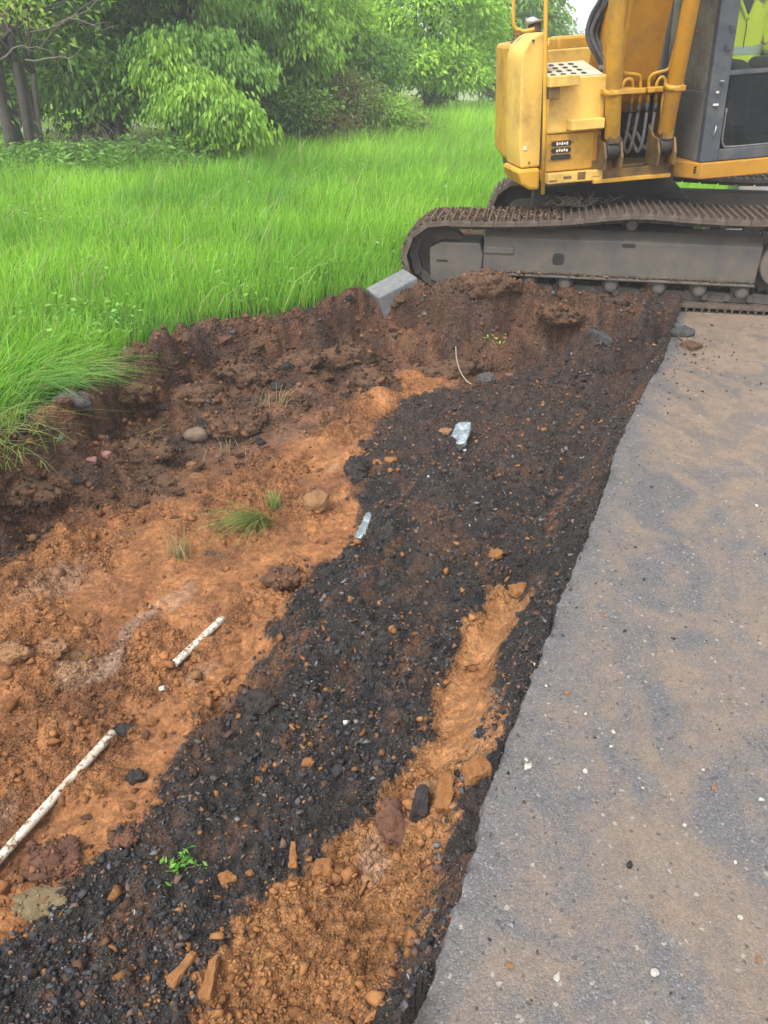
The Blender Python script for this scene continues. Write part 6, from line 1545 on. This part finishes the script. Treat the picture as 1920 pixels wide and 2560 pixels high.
sod_mat('dark sod lump on the far bank beside the green grass', -0.62, 5.22, 0.24, 0.14, 0.08, 120, 55)

for lab, cx, cy, sx, sy, hz_, n_, sd in (('ragged sod lump on the bank rim between the grass swathe and the spoil', -1.52, 4.28, 0.16, 0.12, 0.07, 90, 56),
        ('broad dark sod lump on the rim left of the fibrous brown lump', -0.98, 5.02, 0.22, 0.13, 0.09, 110, 57), ('root-bound sod edge above the dark hollow of the far bank', -0.30, 5.30, 0.22, 0.12, 0.08, 160, 58),
        ('reddish spoil lump heaped against the left end of the track', 0.75, 5.62, 0.24, 0.14, 0.10, 60, 59), ('dark spoil lump under the middle of the track', 1.30, 5.42, 0.22, 0.14, 0.08, 60, 60),
        ('low brown sod lump at the left edge of the trench', -1.78, 3.30, 0.20, 0.12, 0.06, 120, 61), ('dark crumbly sod on the slope under the pale stone', -0.92, 4.30, 0.20, 0.14, 0.07, 80, 62)):
    sod_mat(lab, cx, cy, sx, sy, hz_, n_, sd)
# tufts of grass and weeds inside the trench
def tuft(name, label, cat, x0, y0, n, h, lean_dir, lean, cols, spread, wd=0.005):
    rg = np.random.default_rng(int(abs(x0 * 1000)) + n)
    z0 = float(gheight(x0, y0)[0])
    x = rg.normal(0, spread, n); y = rg.normal(0, spread * 0.7, n); k = rg.uniform(0, 1, n)[:, None]
    ct = np.array(cols[0]) * (1 - k) + np.array(cols[1]) * k
    o = blade_mesh(name, x, y, np.zeros(n), h * rg.uniform(0.5, 1.2, n), np.full(n, wd), lean_dir + rg.normal(0, 0.5, n), np.abs(rg.normal(lean, 0.4, n)), ct * 0.6, ct, M_grass, None, 0, (x0, y0, z0))
    return tag(o, label, cat)
G2 = ((0.16, 0.24, 0.05), (0.34, 0.36, 0.12))
tuft('grass_tuft', 'torn-off tuft of green grass lying in the orange clay', 'grass tuft', -0.60, 3.20, 190, 0.21, math.radians(225), 1.3, G2, 0.035)
tuft('grass_tuft', 'upright pale sprig at the top of the torn-off grass tuft', 'grass tuft', -0.555, 3.36, 45, 0.11, math.radians(110), 0.6, G2, 0.02)
tuft('grass_tuft', 'thin dry grass wisp left of the torn-off tuft', 'grass tuft', -0.946, 2.93, 30, 0.12, math.radians(100), 0.7, ((0.24, 0.25, 0.10), (0.40, 0.35, 0.18)), 0.03)
tuft('grass_tuft', 'few dry blades sticking out of the bank below the pale stone', 'grass tuft', -0.70, 4.60, 22, 0.15, math.radians(60), 0.8, ((0.30, 0.24, 0.12), (0.42, 0.34, 0.18)), 0.05)
tuft('grass_tuft', 'single pale blades in the dark soil right of the pale stone', 'grass tuft', -0.88, 3.98, 9, 0.13, math.radians(90), 0.3, ((0.34, 0.28, 0.14), (0.45, 0.38, 0.2)), 0.05)
tuft('grass_tuft', 'bent green blades trailing down the left bank', 'grass tuft', -1.88, 3.22, 60, 0.34, math.radians(-60), 1.2, ((0.20, 0.33, 0.07), (0.38, 0.42, 0.14)), 0.12)
tuft('grass_tuft', 'pale green cut grass lying at the left edge of the picture', 'grass tuft', -1.98, 3.45, 130, 0.28, math.radians(-30), 1.4, ((0.22, 0.36, 0.08), (0.40, 0.46, 0.15)), 0.13)
tuft('grass_tuft', 'few straw blades on the spoil bank by the grey sod', 'grass tuft', -1.45, 3.95, 30, 0.14, math.radians(0), 1.2, ((0.34, 0.28, 0.13), (0.46, 0.38, 0.19)), 0.07)
# lime sprig by the torn sod, and a small weed on the gravel
def weed(name, label, x0, y0, n, L, col, spread, up_):
    rg = np.random.default_rng(n + 3); z0 = float(gheight(x0, y0)[0])
    r_ = empty(name, (x0, y0, z0), label, 'weed')
    P = np.stack([rg.normal(0, spread[0], n), rg.normal(0, spread[1], n), rg.uniform(0.005, up_, n)], -1)
    D_ = np.stack([rg.normal(0, 1, n), rg.normal(0, 1, n), rg.uniform(0.0, 0.9, n)], -1); Ls = L * rg.uniform(0.6, 1.3, n)
    leaf_cloud('leaves', P, D_, Ls, Ls * 0.38, np.array(col) * rg.uniform(0.7, 1.3, (n, 1)), r_)
    mb = MB()
    for i in range(0, n, 3): mb.tube([(P[i, 0] * .2, P[i, 1] * .2, 0), tuple(P[i])], 0.0014, 4)
    mb.build('stems', MC['olive'], r_)
weed('weed', 'small bright green weed sprouting from the black gravel', -0.586, 1.345, 46, 0.026, (0.17, 0.40, 0.06), (0.022, 0.022), 0.035)
weed('weed', 'few green leaflets right of the small weed on the gravel', -0.528, 1.33, 9, 0.018, (0.15, 0.33, 0.06), (0.02, 0.01), 0.012)
weed('weed', 'lime green sprig on the spoil below the track', 0.84, 5.42, 18, 0.035, (0.30, 0.50, 0.06), (0.05, 0.03), 0.06)

# ================================================================== HAZE: thin damp air over the whole place
hz = MB().box((-1700, -8, -8), (1700, 264, 7.6)).build('haze', None)
m = bpy.data.materials.new('haze'); m.use_nodes = True; t = m.node_tree; t.nodes.clear()
pv = t.nodes.new('ShaderNodeVolumePrincipled'); pv.inputs['Color'].default_value = (0.93, 0.96, 0.95, 1); pv.inputs['Density'].default_value = 0.0034
ot = t.nodes.new('ShaderNodeOutputMaterial'); t.links.new(pv.outputs[0], ot.inputs['Volume'])
hz.data.materials.append(m)
tag(hz, kind='stuff')
